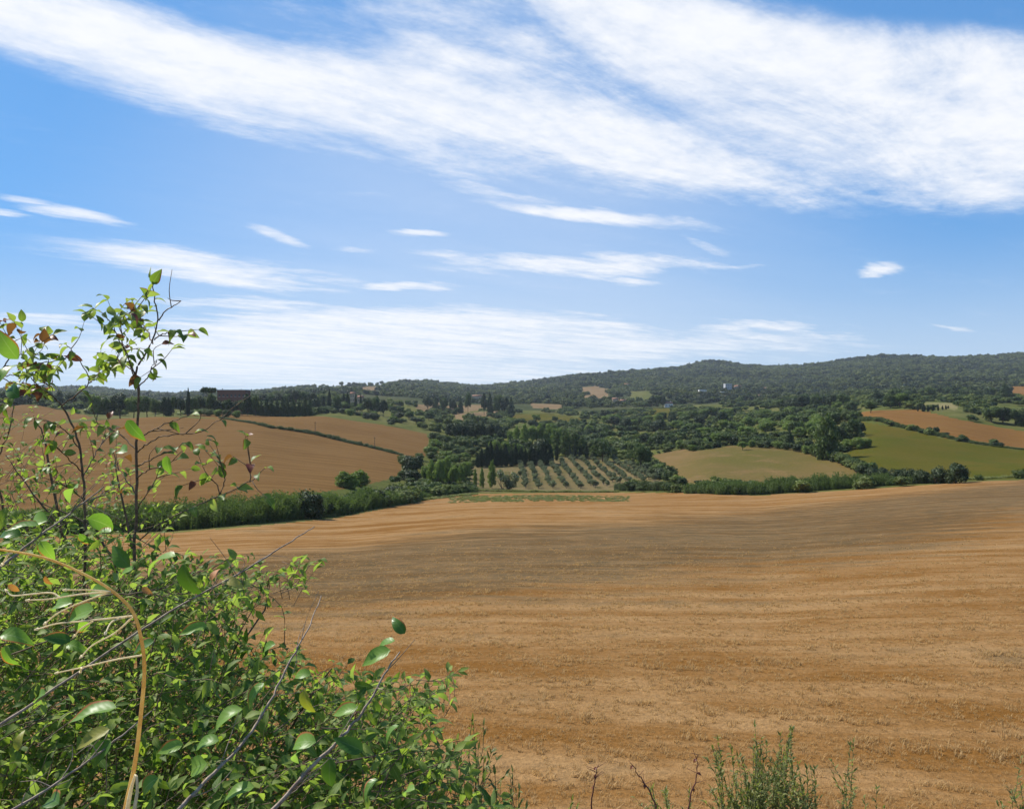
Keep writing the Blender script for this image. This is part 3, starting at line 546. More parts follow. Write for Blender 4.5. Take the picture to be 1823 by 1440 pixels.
# ------------------------------------------------------------------ grove of dark trees and the cypress windbreak
cluster('holm_oak', 'dark rounded tree', 'in the grove above the cypress windbreak', [(800, 782, 752, 22), (812, 786, 750, 26), (826, 787, 750, 26), (841, 787, 749, 28), (856, 788, 748, 28), (871, 788, 750, 26), (884, 786, 752, 24), (893, 790, 762, 18)])
cluster('cypress', 'black-green cypress', 'in the windbreak behind the olive grove', [(851, 832, 808, 12), (858, 832, 799, 14), (867, 831, 793, 16), (874, 831, 787, 15), (884, 830, 792, 17), (892, 830, 798, 14), (900, 830, 791, 15), (911, 830, 799, 14), (918, 829, 793, 13), (928, 829, 797, 16), (935, 828, 800, 12), (946, 828, 791, 15), (953, 828, 797, 14), (964, 828, 793, 15), (972, 827, 799, 12), (980, 827, 792, 12)])
cluster('cypress', 'slim cypress', 'among the pale poplar trunks', [(991, 820, 792, 8), (1014, 818, 794, 8), (1023, 817, 792, 8), (1033, 816, 792, 8), (1044, 816, 788, 9)])
cluster('holm_oak', 'large dark domed tree', 'rising over the cypress windbreak', [(962, 826, 776, 40)])
cluster('green_tree', 'green tree', 'just behind the cypress windbreak', [(880, 820, 780, 26), (902, 818, 784, 24), (922, 816, 786, 22)])
cluster(['poplar', 'pale_tree', 'poplar'], 'pale green poplar', 'above the domed dark tree', [(920, 796, 758, 20), (934, 798, 754, 22), (948, 796, 752, 24), (962, 796, 752, 24), (976, 796, 754, 24), (990, 800, 758, 22), (910, 792, 764, 16)])
cluster('dark_poplar', 'dark poplar', 'in the stand behind the olive grove', [(992, 812, 766, 26), (1006, 814, 764, 28), (1022, 812, 768, 26), (1036, 812, 776, 22)])
cluster(['dark_poplar', 'oak'], 'dark leafy tree', 'at the top corner of the olive grove', [(1073, 822, 776, 40), (1058, 816, 790, 22), (1092, 818, 796, 20)])
cluster('oak', 'broad dark tree', 'beside the dry meadow and olive grove', [(1127, 826, 784, 30), (1140, 836, 786, 38), (1152, 834, 800, 20)])
cluster(['green_bush', 'dark_bush', 'hedge_bush'], 'bush', 'between the olive grove and the dry meadow', [(1150, 842, 822, 24), (1163, 848, 826, 28), (1176, 852, 828, 30), (1190, 860, 836, 28), (1206, 864, 842, 30), (1216, 866, 848, 24), (1170, 840, 824, 22)])
cluster('vase_willow', 'pale vase-shaped willow shrub', 'at the near corner of the olive grove', [(906, 874, 834, 46)])
cluster('poplar', 'thin yellowish tree', 'at the near edge of the olive grove', [(876, 870, 819, 20), (858, 871, 832, 12), (846, 868, 834, 10)])
fill(['oak', 'holm_oak', 'green_tree'], 'dark leafy tree', 'on the slope between grove and orchard', [(880, 752), (1000, 752), (1060, 770), (1050, 790), (990, 776), (900, 764)], 14, (6, 10), (8, 12), (420, 1100))
# ------------------------------------------------------------------ olive grove: rows run away from the camera
ROWS = [((936, 870), (926, 828)), ((959, 870), (943, 827)), ((984, 870), (961, 825)), ((1010, 870), (979, 823)), ((1033, 870), (997, 821)), ((1058, 869), (1016, 819)), ((1080, 866), (1034, 818)), ((1101, 863), (1054, 818)), ((1124, 861), (1075, 820)), ((1147, 859), (1094, 822)), ((1168, 859), (1114, 828))]
for i, (a, b) in enumerate(ROWS):
    A, B = np.array(hit(*a)), np.array(hit(*b)); n = min(19, int(np.hypot(*(B - A)[:2]) / 5.0))
    for j in range(n + 1):
        p = A + (B - A) * j / n; x, y = p[0] + rng.normal() * .35, p[1] + rng.normal() * .35; ppx = CX + F * x / y
        hh = rng.uniform(2.2, 3.5); z = float(height(x, y)); pb = CY - F * (z - EYE) / y
        tree('olive', ppx, pb, pb - hh * F / y, rng.uniform(2.4, 3.5) * F / y, f'grey-green olive tree, {ORD[j]} from the front in grove row {ORD[i]} from left', 'olive trees in the grove rows', y)
# ------------------------------------------------------------------ trees round the meadows
cluster(['oak', 'holm_oak'], 'dark tree', 'at the upper left edge of the dry meadow', [(1150, 798, 768, 24), (1163, 800, 770, 26), (1178, 798, 770, 26), (1192, 797, 772, 24), (1203, 796, 776, 20)])
cluster(['green_bush', 'hedge_bush'], 'rounded grey-green bush', 'at the bay of the dry meadow', [(1214, 800, 780, 22), (1228, 802, 778, 26), (1242, 800, 778, 24), (1254, 798, 776, 22), (1234, 803, 790, 20)])
cluster('pale_tree', 'bright green tree', 'on the upper rim of the dry meadow', [(1273, 794, 768, 26)])
cluster(['oak', 'dark_bush'], 'dark tree', 'next to the bright green meadow tree', [(1292, 793, 768, 26), (1306, 791, 772, 22), (1260, 796, 774, 18)])
cluster('pale_tree', 'small lone pale green tree', 'standing out on the dry meadow', [(1322, 801, 783, 20)])
cluster(['green_bush', 'hedge_bush', 'dark_bush'], 'hedge bush', 'along the curved top of the dry meadow', [(1340, 796, 780, 20), (1354, 797, 781, 24), (1370, 798, 782, 26), (1386, 799, 784, 26), (1402, 801, 786, 24), (1420, 804, 788, 26), (1436, 808, 790, 24), (1450, 812, 792, 22)])
cluster('conifer', 'dark conifer', 'above the curved hedge of the dry meadow', [(1405, 798, 760, 20)])
cluster('willow', 'tall broad willow', 'casting deep shade between the two meadows', [(1472, 818, 738, 50)])
cluster(['dark_bush', 'oak'], 'dark bush', 'in the shade under the tall willow', [(1452, 814, 786, 26), (1488, 822, 800, 26), (1500, 828, 806, 24), (1440, 806, 776, 20)])
cluster('green_bush', 'dense green bush', 'jutting into the green meadow', [(1512, 801, 778, 30), (1530, 799, 776, 32), (1543, 797, 778, 22)])
cluster(['oak', 'holm_oak', 'hedge_bush'], 'dark tree', 'at the top corner of the green meadow', [(1505, 778, 748, 26), (1518, 780, 744, 28), (1530, 776, 750, 24), (1496, 786, 756, 22)])
cluster('oak', 'lone dark spreading tree', 'on the reddish brown field', [(1550, 735, 713, 24)])
cluster('dark_bush', 'dark hedge bush', 'at the foot of the green meadow', [(1534, 846, 824, 26), (1552, 854, 826, 28), (1572, 858, 828, 30), (1592, 860, 830, 32), (1612, 861, 828, 32), (1632, 861, 830, 30), (1645, 861, 834, 24)])
cluster('dark_bush', 'large black-green round bush', 'standing clear at the field edge', [(1672, 861, 823, 34), (1704, 860, 819, 48)])
cluster('dark_bush', 'dark shrub', 'in the hedge between green and brown fields', [(1655, 768, 758, 12), (1666, 772, 758, 14), (1680, 776, 768, 18), (1775, 795, 786, 26), (1720, 786, 778, 16), (1625, 764, 757, 14)])
fill(['green_tree', 'oak', 'green_tree', 'pale_tree'], 'leafy tree', 'in the wood above the dry meadow', [(1210, 776), (1300, 764), (1400, 756), (1480, 760), (1470, 790), (1400, 784), (1340, 782), (1240, 782)], 26, (6, 10), (9, 13), (330, 700))
fill(['green_tree', 'oak', 'hedge_bush'], 'tree', 'on the hump behind the tall willow', [(1330, 752), (1420, 738), (1510, 732), (1520, 745), (1490, 764), (1400, 762)], 24, (6, 10), (9, 13), (380, 900))
fill(['holm_oak', 'oak'], 'dark tree', 'in the black wood under the far hill', [(1385, 728), (1440, 722), (1510, 718), (1510, 728), (1440, 731), (1385, 734)], 18, (11, 15), (11, 15), (640, 1100))
fill(['holm_oak', 'oak', 'conifer'], 'dark wood tree', 'behind the reddish brown field', [(1555, 722), (1640, 712), (1720, 713), (1800, 712), (1800, 705), (1640, 705), (1555, 714)], 26, (10, 15), (11, 16), (620, 1300))
cluster(['holm_oak', 'oak'], 'dark tree', 'in the mass behind the cypress mound', [(1765, 752, 722, 34), (1785, 754, 722, 36), (1808, 757, 724, 36), (1830, 760, 724, 36), (1750, 744, 726, 26)])
cluster(['oak', 'green_tree'], 'tree', 'between reddish field and cypress mound', [(1585, 722, 700, 24), (1602, 722, 698, 28), (1618, 726, 704, 22)], 600)
cluster('cypress', 'young cypress', 'in the row on the green mound', [(1634, 732, 720, 4), (1644, 733, 719, 8), (1652, 733, 722, 6), (1661, 732, 720, 4), (1670, 731, 719, 4), (1678, 730, 722, 4), (1684, 729, 721, 4), (1688, 728, 722, 4)])
fill(['oak', 'holm_oak', 'green_tree'], 'dark tree', 'on the slope below the white farmhouse', [(1050, 748), (1120, 742), (1200, 744), (1300, 740), (1320, 760), (1220, 766), (1130, 772), (1090, 768)], 26, (8, 12), (10, 14), (480, 1200))
cluster(['holm_oak', 'conifer', 'oak'], 'dark tree', 'in the line above the far pale field', [(p, 724, t, w) for p, t, w in ((762, 703, 20), (776, 706, 18), (790, 704, 16), (806, 706, 16), (820, 705, 14), (833, 694, 12), (862, 696, 12), (872, 698, 16), (885, 702, 18), (898, 703, 18), (910, 706, 16))], 950)
cluster(['holm_oak', 'oak'], 'dark tree', 'around the white farmhouse', [(1160, 722, 702, 14), (1170, 722, 701, 14), (1180, 720, 701, 14), (1203, 726, 712, 16), (1148, 730, 716, 18)], 1150)
# ------------------------------------------------------------------ masses of vegetation nobody could count (instanced over the ground)
def templ_objs(name, meshes):
    c = bpy.data.collections.new(name)
    for i, me in enumerate(meshes): c.objects.link(bpy.data.objects.new(f'{name} {i:02d}', me))
    return c
def scatter(name, pts, sc, coll, n_var, label, kind='stuff', seed=1):
    r = np.random.default_rng(seed); n = len(pts); me = bpy.data.meshes.new(name)
    me.vertices.add(n); me.vertices.foreach_set('co', np.ascontiguousarray(pts, np.float32).ravel())
    a = me.attributes.new('size', 'FLOAT_VECTOR', 'POINT'); a.data.foreach_set('vector', np.ascontiguousarray(sc, np.float32).ravel())
    a = me.attributes.new('turn', 'FLOAT', 'POINT'); a.data.foreach_set('value', r.uniform(0, 6.28, n).astype(np.float32))
    a = me.attributes.new('pick', 'INT', 'POINT'); a.data.foreach_set('value', r.integers(0, n_var, n).astype(np.int32))
    o = link(name, me); g = bpy.data.node_groups.new(name, 'GeometryNodeTree')
    g.interface.new_socket('Geometry', in_out='INPUT', socket_type='NodeSocketGeometry'); g.interface.new_socket('Geometry', in_out='OUTPUT', socket_type='NodeSocketGeometry')
    gi, go = g.nodes.new('NodeGroupInput'), g.nodes.new('NodeGroupOutput'); ip = g.nodes.new('GeometryNodeInstanceOnPoints')
    ci = g.nodes.new('GeometryNodeCollectionInfo'); ci.inputs['Collection'].default_value = coll; ci.inputs['Separate Children'].default_value = True; ci.inputs['Reset Children'].default_value = True
    def at(nm, ty):
        q = g.nodes.new('GeometryNodeInputNamedAttribute'); q.data_type = ty; q.inputs['Name'].default_value = nm; return q.outputs[0]
    cx = g.nodes.new('ShaderNodeCombineXYZ'); g.links.new(at('turn', 'FLOAT'), cx.inputs[2])
    g.links.new(gi.outputs[0], ip.inputs['Points']); g.links.new(ci.outputs[0], ip.inputs['Instance']); ip.inputs['Pick Instance'].default_value = True
    g.links.new(at('pick', 'INT'), ip.inputs['Instance Index']); g.links.new(cx.outputs[0], ip.inputs['Rotation']); g.links.new(at('size', 'FLOAT_VECTOR'), ip.inputs['Scale'])
    g.links.new(ip.outputs[0], go.inputs[0]); o.modifiers.new('spread', 'NODES').node_group = g
    tag(o, label, None, None, kind); return o
def crown_only(kind, mat, n, leaf, k, seed):
    out = []
    for v in range(k):
        r = np.random.default_rng(seed + v); lob, _, _, kw, _ = kind(r); V, Q = lobed(lob, n, leaf, r, **kw); out.append(crown_mesh('crown', V, Q, mat))
    return out
def blades(n, h, w, spread, r, mat, bend=.35, leafy=0):
    """A tuft of upright blades, one unit wide."""
    V = []; Q = []
    for i in range(n):
        a = r.uniform(0, 6.28); q = spread * r.random() ** .6; b = np.array((math.cos(a) * q, math.sin(a) * q, 0)); hh = h * r.uniform(.55, 1.1)
        d = np.array((math.cos(r.uniform(0, 6.28)), math.sin(r.uniform(0, 6.28)), 0)) * bend * hh * r.uniform(.2, 1); s = np.cross(d, (0, 0, 1)); s /= np.linalg.norm(s) + 1e-9; s *= w * r.uniform(.6, 1.3)
        p = [b, b + d * .25 + (0, 0, hh * .55), b + d + (0, 0, hh)]
        o = len(V); V += [p[0] - s * .5, p[0] + s * .5, p[1] + s * .5, p[1] - s * .5, p[2] + s * .08, p[2] - s * .08]; Q += [(o, o + 1, o + 2, o + 3), (o + 3, o + 2, o + 4, o + 5)]
        for k in range(leafy):
            t = r.uniform(.25, 1.0); c = p[0] + (p[2] - p[0]) * t; aa = r.uniform(0, 6.28); e = np.array((math.cos(aa), math.sin(aa), r.uniform(-.3, .5))) * hh * r.uniform(.10, .20); ss = np.cross(e, (0, 0, 1)); ss /= np.linalg.norm(ss) + 1e-9; ss *= w * 1.1
            o = len(V); V += [c - ss * .5, c + ss * .5, c + e * .6 + ss * .5 + (0, 0, .02), c + e - (0, 0, hh * .03)]; Q += [(o, o + 1, o + 2, o + 3)]
    return mesh_np('tuft', np.array(V), np.array(Q), mat, False)
HW = templ_objs('hill crowns', crown_only(f_broad, FM['hillwood'], 260, .13, 5, 400) + crown_only(f_bush, FM['hillwood'], 260, .13, 2, 430) + crown_only(f_con, FM['hillwood'], 200, .12, 1, 440))
# woods on the hills
def polar_points(n, r0, r1, seed, half=36):
    r = np.random.default_rng(seed); th = np.radians(r.uniform(-half, half, n)); q = np.sqrt(r.uniform(r0 * r0, r1 * r1, n)); x, y = q * np.sin(th), q * np.cos(th)
    return x, y, height(x, y), r
x, y, z, r = polar_points(62000, 1150, 3650, 5); g = region_of(x, y, z); px, py = proj(x, y, z)
clear = roll(x, y, 260, 3) + .5 * roll(x, y, 90, 7); rr = np.hypot(x, y)
keep = (g == -2) & ((clear < np.interp(rr, [1150, 1900, 2300], [-.05, .35, 2.0])) )
keep &= ~((px > 560) & (px < 690) & (rr > 1800) & (py < 698) & (r.random(len(x)) < .93))     # the pale bare ridge
s = np.interp(rr, [1150, 3500], [8.5, 13]) * r.uniform(.7, 1.3, len(x)); S = np.stack([s * 1.15, s * 1.15, s * r.uniform(.5, 1.25, len(x))], -1)
scatter('hillside_forest', np.stack([x, y, z - .15 * s], -1)[keep], S[keep], HW, 8, 'dense green forest covering the far hills up to the ridge')
x, y, z, r = polar_points(9500, 470, 1160, 6); g = region_of(x, y, z); px, py = proj(x, y, z)
clear = roll(x, y, 120, 2) + .6 * roll(x, y, 45, 5); keep = (g == 0) & (clear < -.10) & ~((px < 600) & (py > 742))
keep &= ~((px > 640) & (px < 780) & (y < 900) & (r.random(len(x)) < .75))
keep &= ~((px < 470) & (y < 600))
HW2 = templ_objs('wood crowns', crown_only(f_broad, FM['wood'], 700, .075, 4, 500) + crown_only(f_bush, FM['wood'], 700, .075, 3, 530) + crown_only(f_broad, FM['oak'], 700, .075, 2, 560))
s = r.uniform(4.5, 9.0, len(x)); S = np.stack([s * 1.15, s * 1.15, s * r.uniform(.7, 1.05, len(x))], -1)
scatter('woodland', np.stack([x, y, z - .12 * s], -1)[keep], S[keep], HW2, 9, 'mixed green woodland and scrub between the fields of the valley')
x, y, z, r = polar_points(3600, 225, 480, 8); g = region_of(x, y, z); px, py = proj(x, y, z)
keep = (g == 0) & (px > 700) & (roll(x, y, 50, 4) < .35) & ~((px > 835) & (px < 1110) & (y < 330))
s = r.uniform(1.6, 4.2, len(x)); S = np.stack([s * 1.4, s * 1.4, s], -1)
scatter('undergrowth', np.stack([x, y, z - .1 * s], -1)[keep], S[keep], HW2, 9, 'low green undergrowth of the valley floor around the grove')
# cane thickets
rc = np.random.default_rng(3)
CANE = templ_objs('cane tufts', [blades(26, 1.0, .030, .5, rc, FM['cane'], .45, 11) for _ in range(5)])
LOWT = templ_objs('weed tufts', [blades(40, 1.0, .07, .5, rc, FM['weed'], .5, 3) for _ in range(4)])
HEDT = templ_objs('hedge tufts', [blades(60, 1.0, .06, .5, rc, FM['hedge'], .4, 4) for _ in range(4)])
def strip(name, line, depth, per_m, hgt, wid, coll, nv, label, seed, back=True):
    """Vegetation along a line given in photograph pixels, spreading back from it by depth metres."""
    r = np.random.default_rng(seed); P_ = np.array([hit(*p)[:2] for p in line]); seg = np.hypot(*np.diff(P_, axis=0).T); cum = np.concatenate([[0], np.cumsum(seg)])
    n = int(cum[-1] * per_m); t = r.uniform(0, cum[-1], n); x = np.interp(t, cum, P_[:, 0]); y = np.interp(t, cum, P_[:, 1]); dd = np.interp(t / cum[-1], np.linspace(0, 1, len(depth)), depth) if isinstance(depth, (list, tuple)) else depth
    q = r.uniform(0, 1, n) * dd; rr = np.hypot(x, y); x2, y2 = x * (1 + q / rr), y * (1 + q / rr); z = height(x2, y2)
    k = np.interp(t / cum[-1], np.linspace(0, 1, len(hgt)), hgt); k = k * r.uniform(.6, 1.12, n) * (1 + .20 * roll(x2, y2, 14, 3) + .16 * roll(x2, y2, 5, 7))
    k = k * (.5 + .5 * np.sin(np.pi * np.clip(q / dd * .8 + .12, 0, 1)))
    scatter(name, np.stack([x2, y2, z - .05], -1), np.stack([np.full(n, wid) * r.uniform(.7, 1.2, n)] * 2 + [k], -1), coll, nv, label, seed=seed)
strip('cane_thicket', [(-300, 962), (0, 955), (200, 948), (310, 945), (450, 934), (600, 918), (680, 903), (740, 890), (800, 879), (845, 876)], [12, 12, 14, 13, 16, 18, 14], 15, (4.0, 4.2, 4.2, 3.4, 2.2, 2.0, 1.7), 2.4, CANE, 5, 'long green cane thicket along the stream below the brown hill', 11)
strip('thicket_shrubs', [(100, 950), (310, 944), (450, 932), (600, 916), (680, 902), (740, 889), (800, 878), (845, 875)], [8, 12, 14, 15, 12], .55, (2.6, 3.2, 3.6, 4.2, 3.4, 2.6), 5.0, HW2, 9, 'rounded shrubs growing through the cane thicket', 31)
strip('cane_strip', [(1222, 879), (1290, 881), (1350, 881), (1450, 874), (1560, 866), (1660, 860)], [5, 9, 9, 7, 5, 3], 13, (2.6, 3.6, 3.8, 3.4, 2.6, 1.6), 2.0, CANE, 5, 'bright green cane strip below the dry meadow', 12)
strip('reed_hedge', [(1098, 874), (1150, 874), (1200, 874)], 4, 9, (2.4, 2.8, 2.2), 2.0, HEDT, 4, 'low dark reed hedge at the front corner of the olive grove', 13)
strip('grove_verge', [(850, 874), (950, 876), (1100, 876)], 3, 6, (.9, .7, .8), 1.6, LOWT, 4, 'green weedy verge in front of the olive grove', 14)
strip('field_weeds', [(800, 896), (900, 894), (1000, 893), (1120, 893)], 48, 14, (.35, .5, .5, .35), 1.0, LOWT, 4, 'patch of green weeds at the bottom of the stubble field', 15)
strip('meadow_verge', [(1600, 858), (1700, 856), (1823, 850), (1960, 848)], 6, 5, (1.0, .7, .8), 1.4, LOWT, 4, 'green weedy verge under the green meadow', 16)
strip('ditch_weeds', [(393, 745), (480, 762), (560, 774), (650, 795), (716, 812)], 3.5, 4, (.9, 1.0, 1.6, 1.9, 1.2), 2.0, HEDT, 4, 'dark ditch growth crossing the brown hill', 17)
strip('field_hedge', [(1518, 748), (1600, 761), (1680, 779), (1740, 791), (1823, 801), (1960, 806)], 3.5, 5, (2.4, 2.0, 1.8, 1.4, .9, .9), 2.2, HEDT, 4, 'low dark hedge between the green meadow and the reddish field', 18)
strip('thicket_edge', [(450, 934), (600, 919), (740, 892), (850, 880)], 5, 3, (.6, .9, .8, .6), 1.6, LOWT, 4, 'dry weedy edge between stubble and cane thicket', 19)
strip('added_shade_scrub', [(1440, 806), (1480, 818), (1520, 836), (1550, 848)], 9, 1.6, (3.0, 3.8, 3.4, 3.0), 4.2, HW2, 9, 'dark scrub added where the willow shade falls between the two meadows', 20)  # added scrub darkens a strip that is only the willow's cast shade
# stubble: cut stalks and straw on the near part of the field
rs = np.random.default_rng(21)
STB = templ_objs('stubble tufts', [blades(16, 1.0, .055, .5, rs, FM['drygrass'], .55) for _ in range(5)])
x, y, z, r = polar_points(190000, 14, 125, 9, 36); q = np.hypot(x, y); g = region_of(x, y, z)
keep = (g == -3) & (r.random(len(x)) < np.interp(q, [14, 30, 50, 75, 95], [1, .75, .35, .1, .0])) & ((np.sin(y * 1.7 + x * .17 + 2 * roll(x, y, 30, 1)) > -.5) | (r.random(len(x)) < .35))
s = r.uniform(.05, .13, len(x)) * (1 + .5 * (roll(x, y, 3, 6) > .3)); S = np.stack([s * 2.0, s * 2.0, s], -1)
scatter('stubble_stalks', np.stack([x, y, z - .01], -1)[keep], S[keep], STB, 5, 'short cut straw stalks covering the near stubble')
# ------------------------------------------------------------------ buildings
def plaster(name, c, c2):
    m, t, b = material(name); n = noise(t, pos(t), .8, 5, .7); t.links.new(mixc(t, n.outputs[0], c, c2), b.inputs['Base Color']); return m
PL = {'white': plaster('white plaster', (.55, .53, .49), (.72, .70, .66)), 'beige': plaster('beige plaster', (.36, .28, .19), (.46, .37, .26)), 'grey': plaster('grey plaster', (.30, .31, .33), (.40, .41, .42)), 'brick': plaster('red brick', (.13, .062, .048), (.19, .09, .07)), 'pink': plaster('pink plaster', (.40, .25, .19), (.5, .33, .26))}
ROOF = plaster('roof tiles', (.20, .10, .065), (.32, .19, .13)); ROOFP = plaster('pale roof', (.5, .48, .45), (.68, .66, .62)); GLASS, _t, _b = material('dark window', .2, .5); _b.inputs['Base Color'].default_value = (.03, .035, .04, 1)
def box_np(x0, x1, y0, y1, z0, z1):
    v = np.array([(x, y, z) for z in (z0, z1) for x, y in ((x0, y0), (x1, y0), (x1, y1), (x0, y1))]); q = np.array([(0, 3, 2, 1), (4, 5, 6, 7), (0, 1, 5, 4), (1, 2, 6, 5), (2, 3, 7, 6), (3, 0, 4, 7)]); return v, q
def house(px0, px1, top, wall_h, d, label, wall, roof='gable', cols=3, floors=1, depth=9, turn=0, name='house', wrap=False):
    xm, y, z = hit((px0 + px1) / 2, top + wall_h * 1.5 * F / d, d * .6, d * 1.8) if not wrap else on((px0 + px1) / 2, d); w = (px1 - px0) * y / F; zt = EYE - (top - CY) / F * y
    base = z - .3; H = zt - base; rh = {'gable': min(.28 * depth, H * .35), 'flat': .5, 'shed': .8}[roof]; hw = H - rh
    e = link(name, None, None, (xm, y, base)); e.rotation_euler = (0, 0, turn)
    link('wall', mesh_np('wall', *box_np(-w / 2, w / 2, 0, depth, 0, hw), PL[wall], False), e)
    o = .4
    if roof == 'gable':
        v = np.array([(-w / 2 - o, -o, hw - .1), (w / 2 + o, -o, hw - .1), (w / 2 + o, depth + o, hw - .1), (-w / 2 - o, depth + o, hw - .1), (-w / 2 - o, depth / 2, H), (w / 2 + o, depth / 2, H)])
        q = np.array([(0, 1, 5, 4), (2, 3, 4, 5), (0, 3, 2, 1)]); rm = crown_mesh('roof', np.concatenate([v]), np.concatenate([q, [(0, 4, 3, 3), (1, 2, 5, 5)]]), ROOF)
    else: rm = mesh_np('roof', *box_np(-w / 2 - o, w / 2 + o, -o, depth + o, hw + .003, H), ROOFP if roof == 'flat' else ROOF, False)
    ro = link('roof', rm, e)
    if roof == 'gable': link('chimney', mesh_np('chimney', *box_np(w * .2, w * .2 + .7, depth * .5 - .35, depth * .5 + .35, H - .4, H + .9), PL[wall], False), ro)
    vis = min(wall_h, hw)
    for f_ in range(floors):
        for c in range(cols):
            wx = -w / 2 + w * (c + .5) / cols; wz = hw - vis + vis * (f_ + .35) / floors; wh, ww = min(1.5, vis / floors * .5), min(1.1, w / cols * .4)
            wi = link('window', mesh_np('window', *box_np(wx - ww / 2, wx + ww / 2, -.06, .1, wz, wz + wh), GLASS, False), e)
            link('sill', mesh_np('sill', *box_np(wx - ww / 2 - .15, wx + ww / 2 + .15, -.22, -.063, wz - .14, wz - .004), PL['white'], False), wi)
    tag(e, label, 'house' if name == 'house' else 'building'); return e
house(387, 437, 693.5, 6.5, 575, 'long low red brick building on the skyline beside the umbrella pine', 'brick', 'flat', 7, 1, 11, 0, 'brick_building', True)
house(1291.5, 1303, 683, 14, 1900, 'grey block of flats standing above the wooded slope', 'grey', 'flat', 3, 3, 14, 0, 'apartment_block')
house(1311, 1322, 685.5, 7, 1920, 'grey house with a sloping roof beside the block of flats', 'grey', 'gable', 2, 1, 12, .3)
house(1328, 1339, 682, 5, 2150, 'white house highest behind the village trees', 'white', 'flat', 2, 1, 10)
house(1357, 1370, 689.5, 5, 1850, 'pale low house at the end of the village', 'grey', 'gable', 2, 1, 10)
house(1344, 1356, 702.5, 5, 1500, 'small house with reddish roof below the village', 'pink', 'gable', 2, 1, 9)
house(1245, 1268, 693.5, 5, 1850, 'long low white building among trees below the ridge', 'white', 'flat', 5, 1, 10, 0, 'farm_building')
house(1284, 1293, 697, 4, 1750, 'little white house just below the block of flats', 'white', 'flat', 2, 1, 8)
house(1112, 1121, 682.5, 6, 2000, 'white house high on the slope under the skyline wood', 'white', 'gable', 2, 1, 9)
house(1185, 1198, 715, 5, 1080, 'white farmhouse between dark trees on the far slope', 'white', 'gable', 3, 1, 9)
house(1091, 1101, 708, 6, 1300, 'beige house beside the pale terrace', 'beige', 'gable', 2, 1, 9)
house(1104, 1113, 711, 5, 1270, 'smaller beige house near the pale terrace', 'beige', 'gable', 2, 1, 8, -.2)
house(677, 687, 720.5, 3.5, 800, 'white shed in the green slope behind the brown field', 'white', 'flat', 2, 1, 6, 0, 'farm_shed')
house(623, 631, 698, 9, 800, 'beige tower house between thin cypresses', 'beige', 'gable', 2, 2, 7)
house(636, 646, 704, 6, 830, 'low beige house beside the tower house', 'beige', 'gable', 2, 1, 8)
house(841, 859, 703, 7, 1150, 'beige farmhouse in the dark tree line above the pale field', 'beige', 'gable', 3, 1, 9)
house(936, 949, 687.5, 5, 2000, 'pale house low under the skyline', 'white', 'gable', 3, 1, 9)
# poles
WOODP, _t, _b = material('grey pole wood'); _b.inputs['Base Color'].default_value = (.11, .09, .07, 1)
for px_, b_, t_, lab in ((561, 775, 751, 'thin wooden pole on the ditch line, higher up the hill'), (667, 800, 778, 'thin wooden pole on the ditch line, lower down the hill')):
    x_, y_, z_ = hit(px_, b_); h_ = (b_ - t_) * y_ / F; e = link('utility_pole', None, None, (x_, y_, z_))
    link('post', mesh_np('post', *tube([(0, 0, -.3), (0, 0, h_ * .5), (.02, 0, h_)], [.14, .12, .09], 8), WOODP), e); link('crossarm', mesh_np('crossarm', *box_np(-.6, .6, -.16, -.09, h_ - .5, h_ - .38), WOODP, False), e)
    tag(e, lab, 'pole', 'poles on the brown hill')
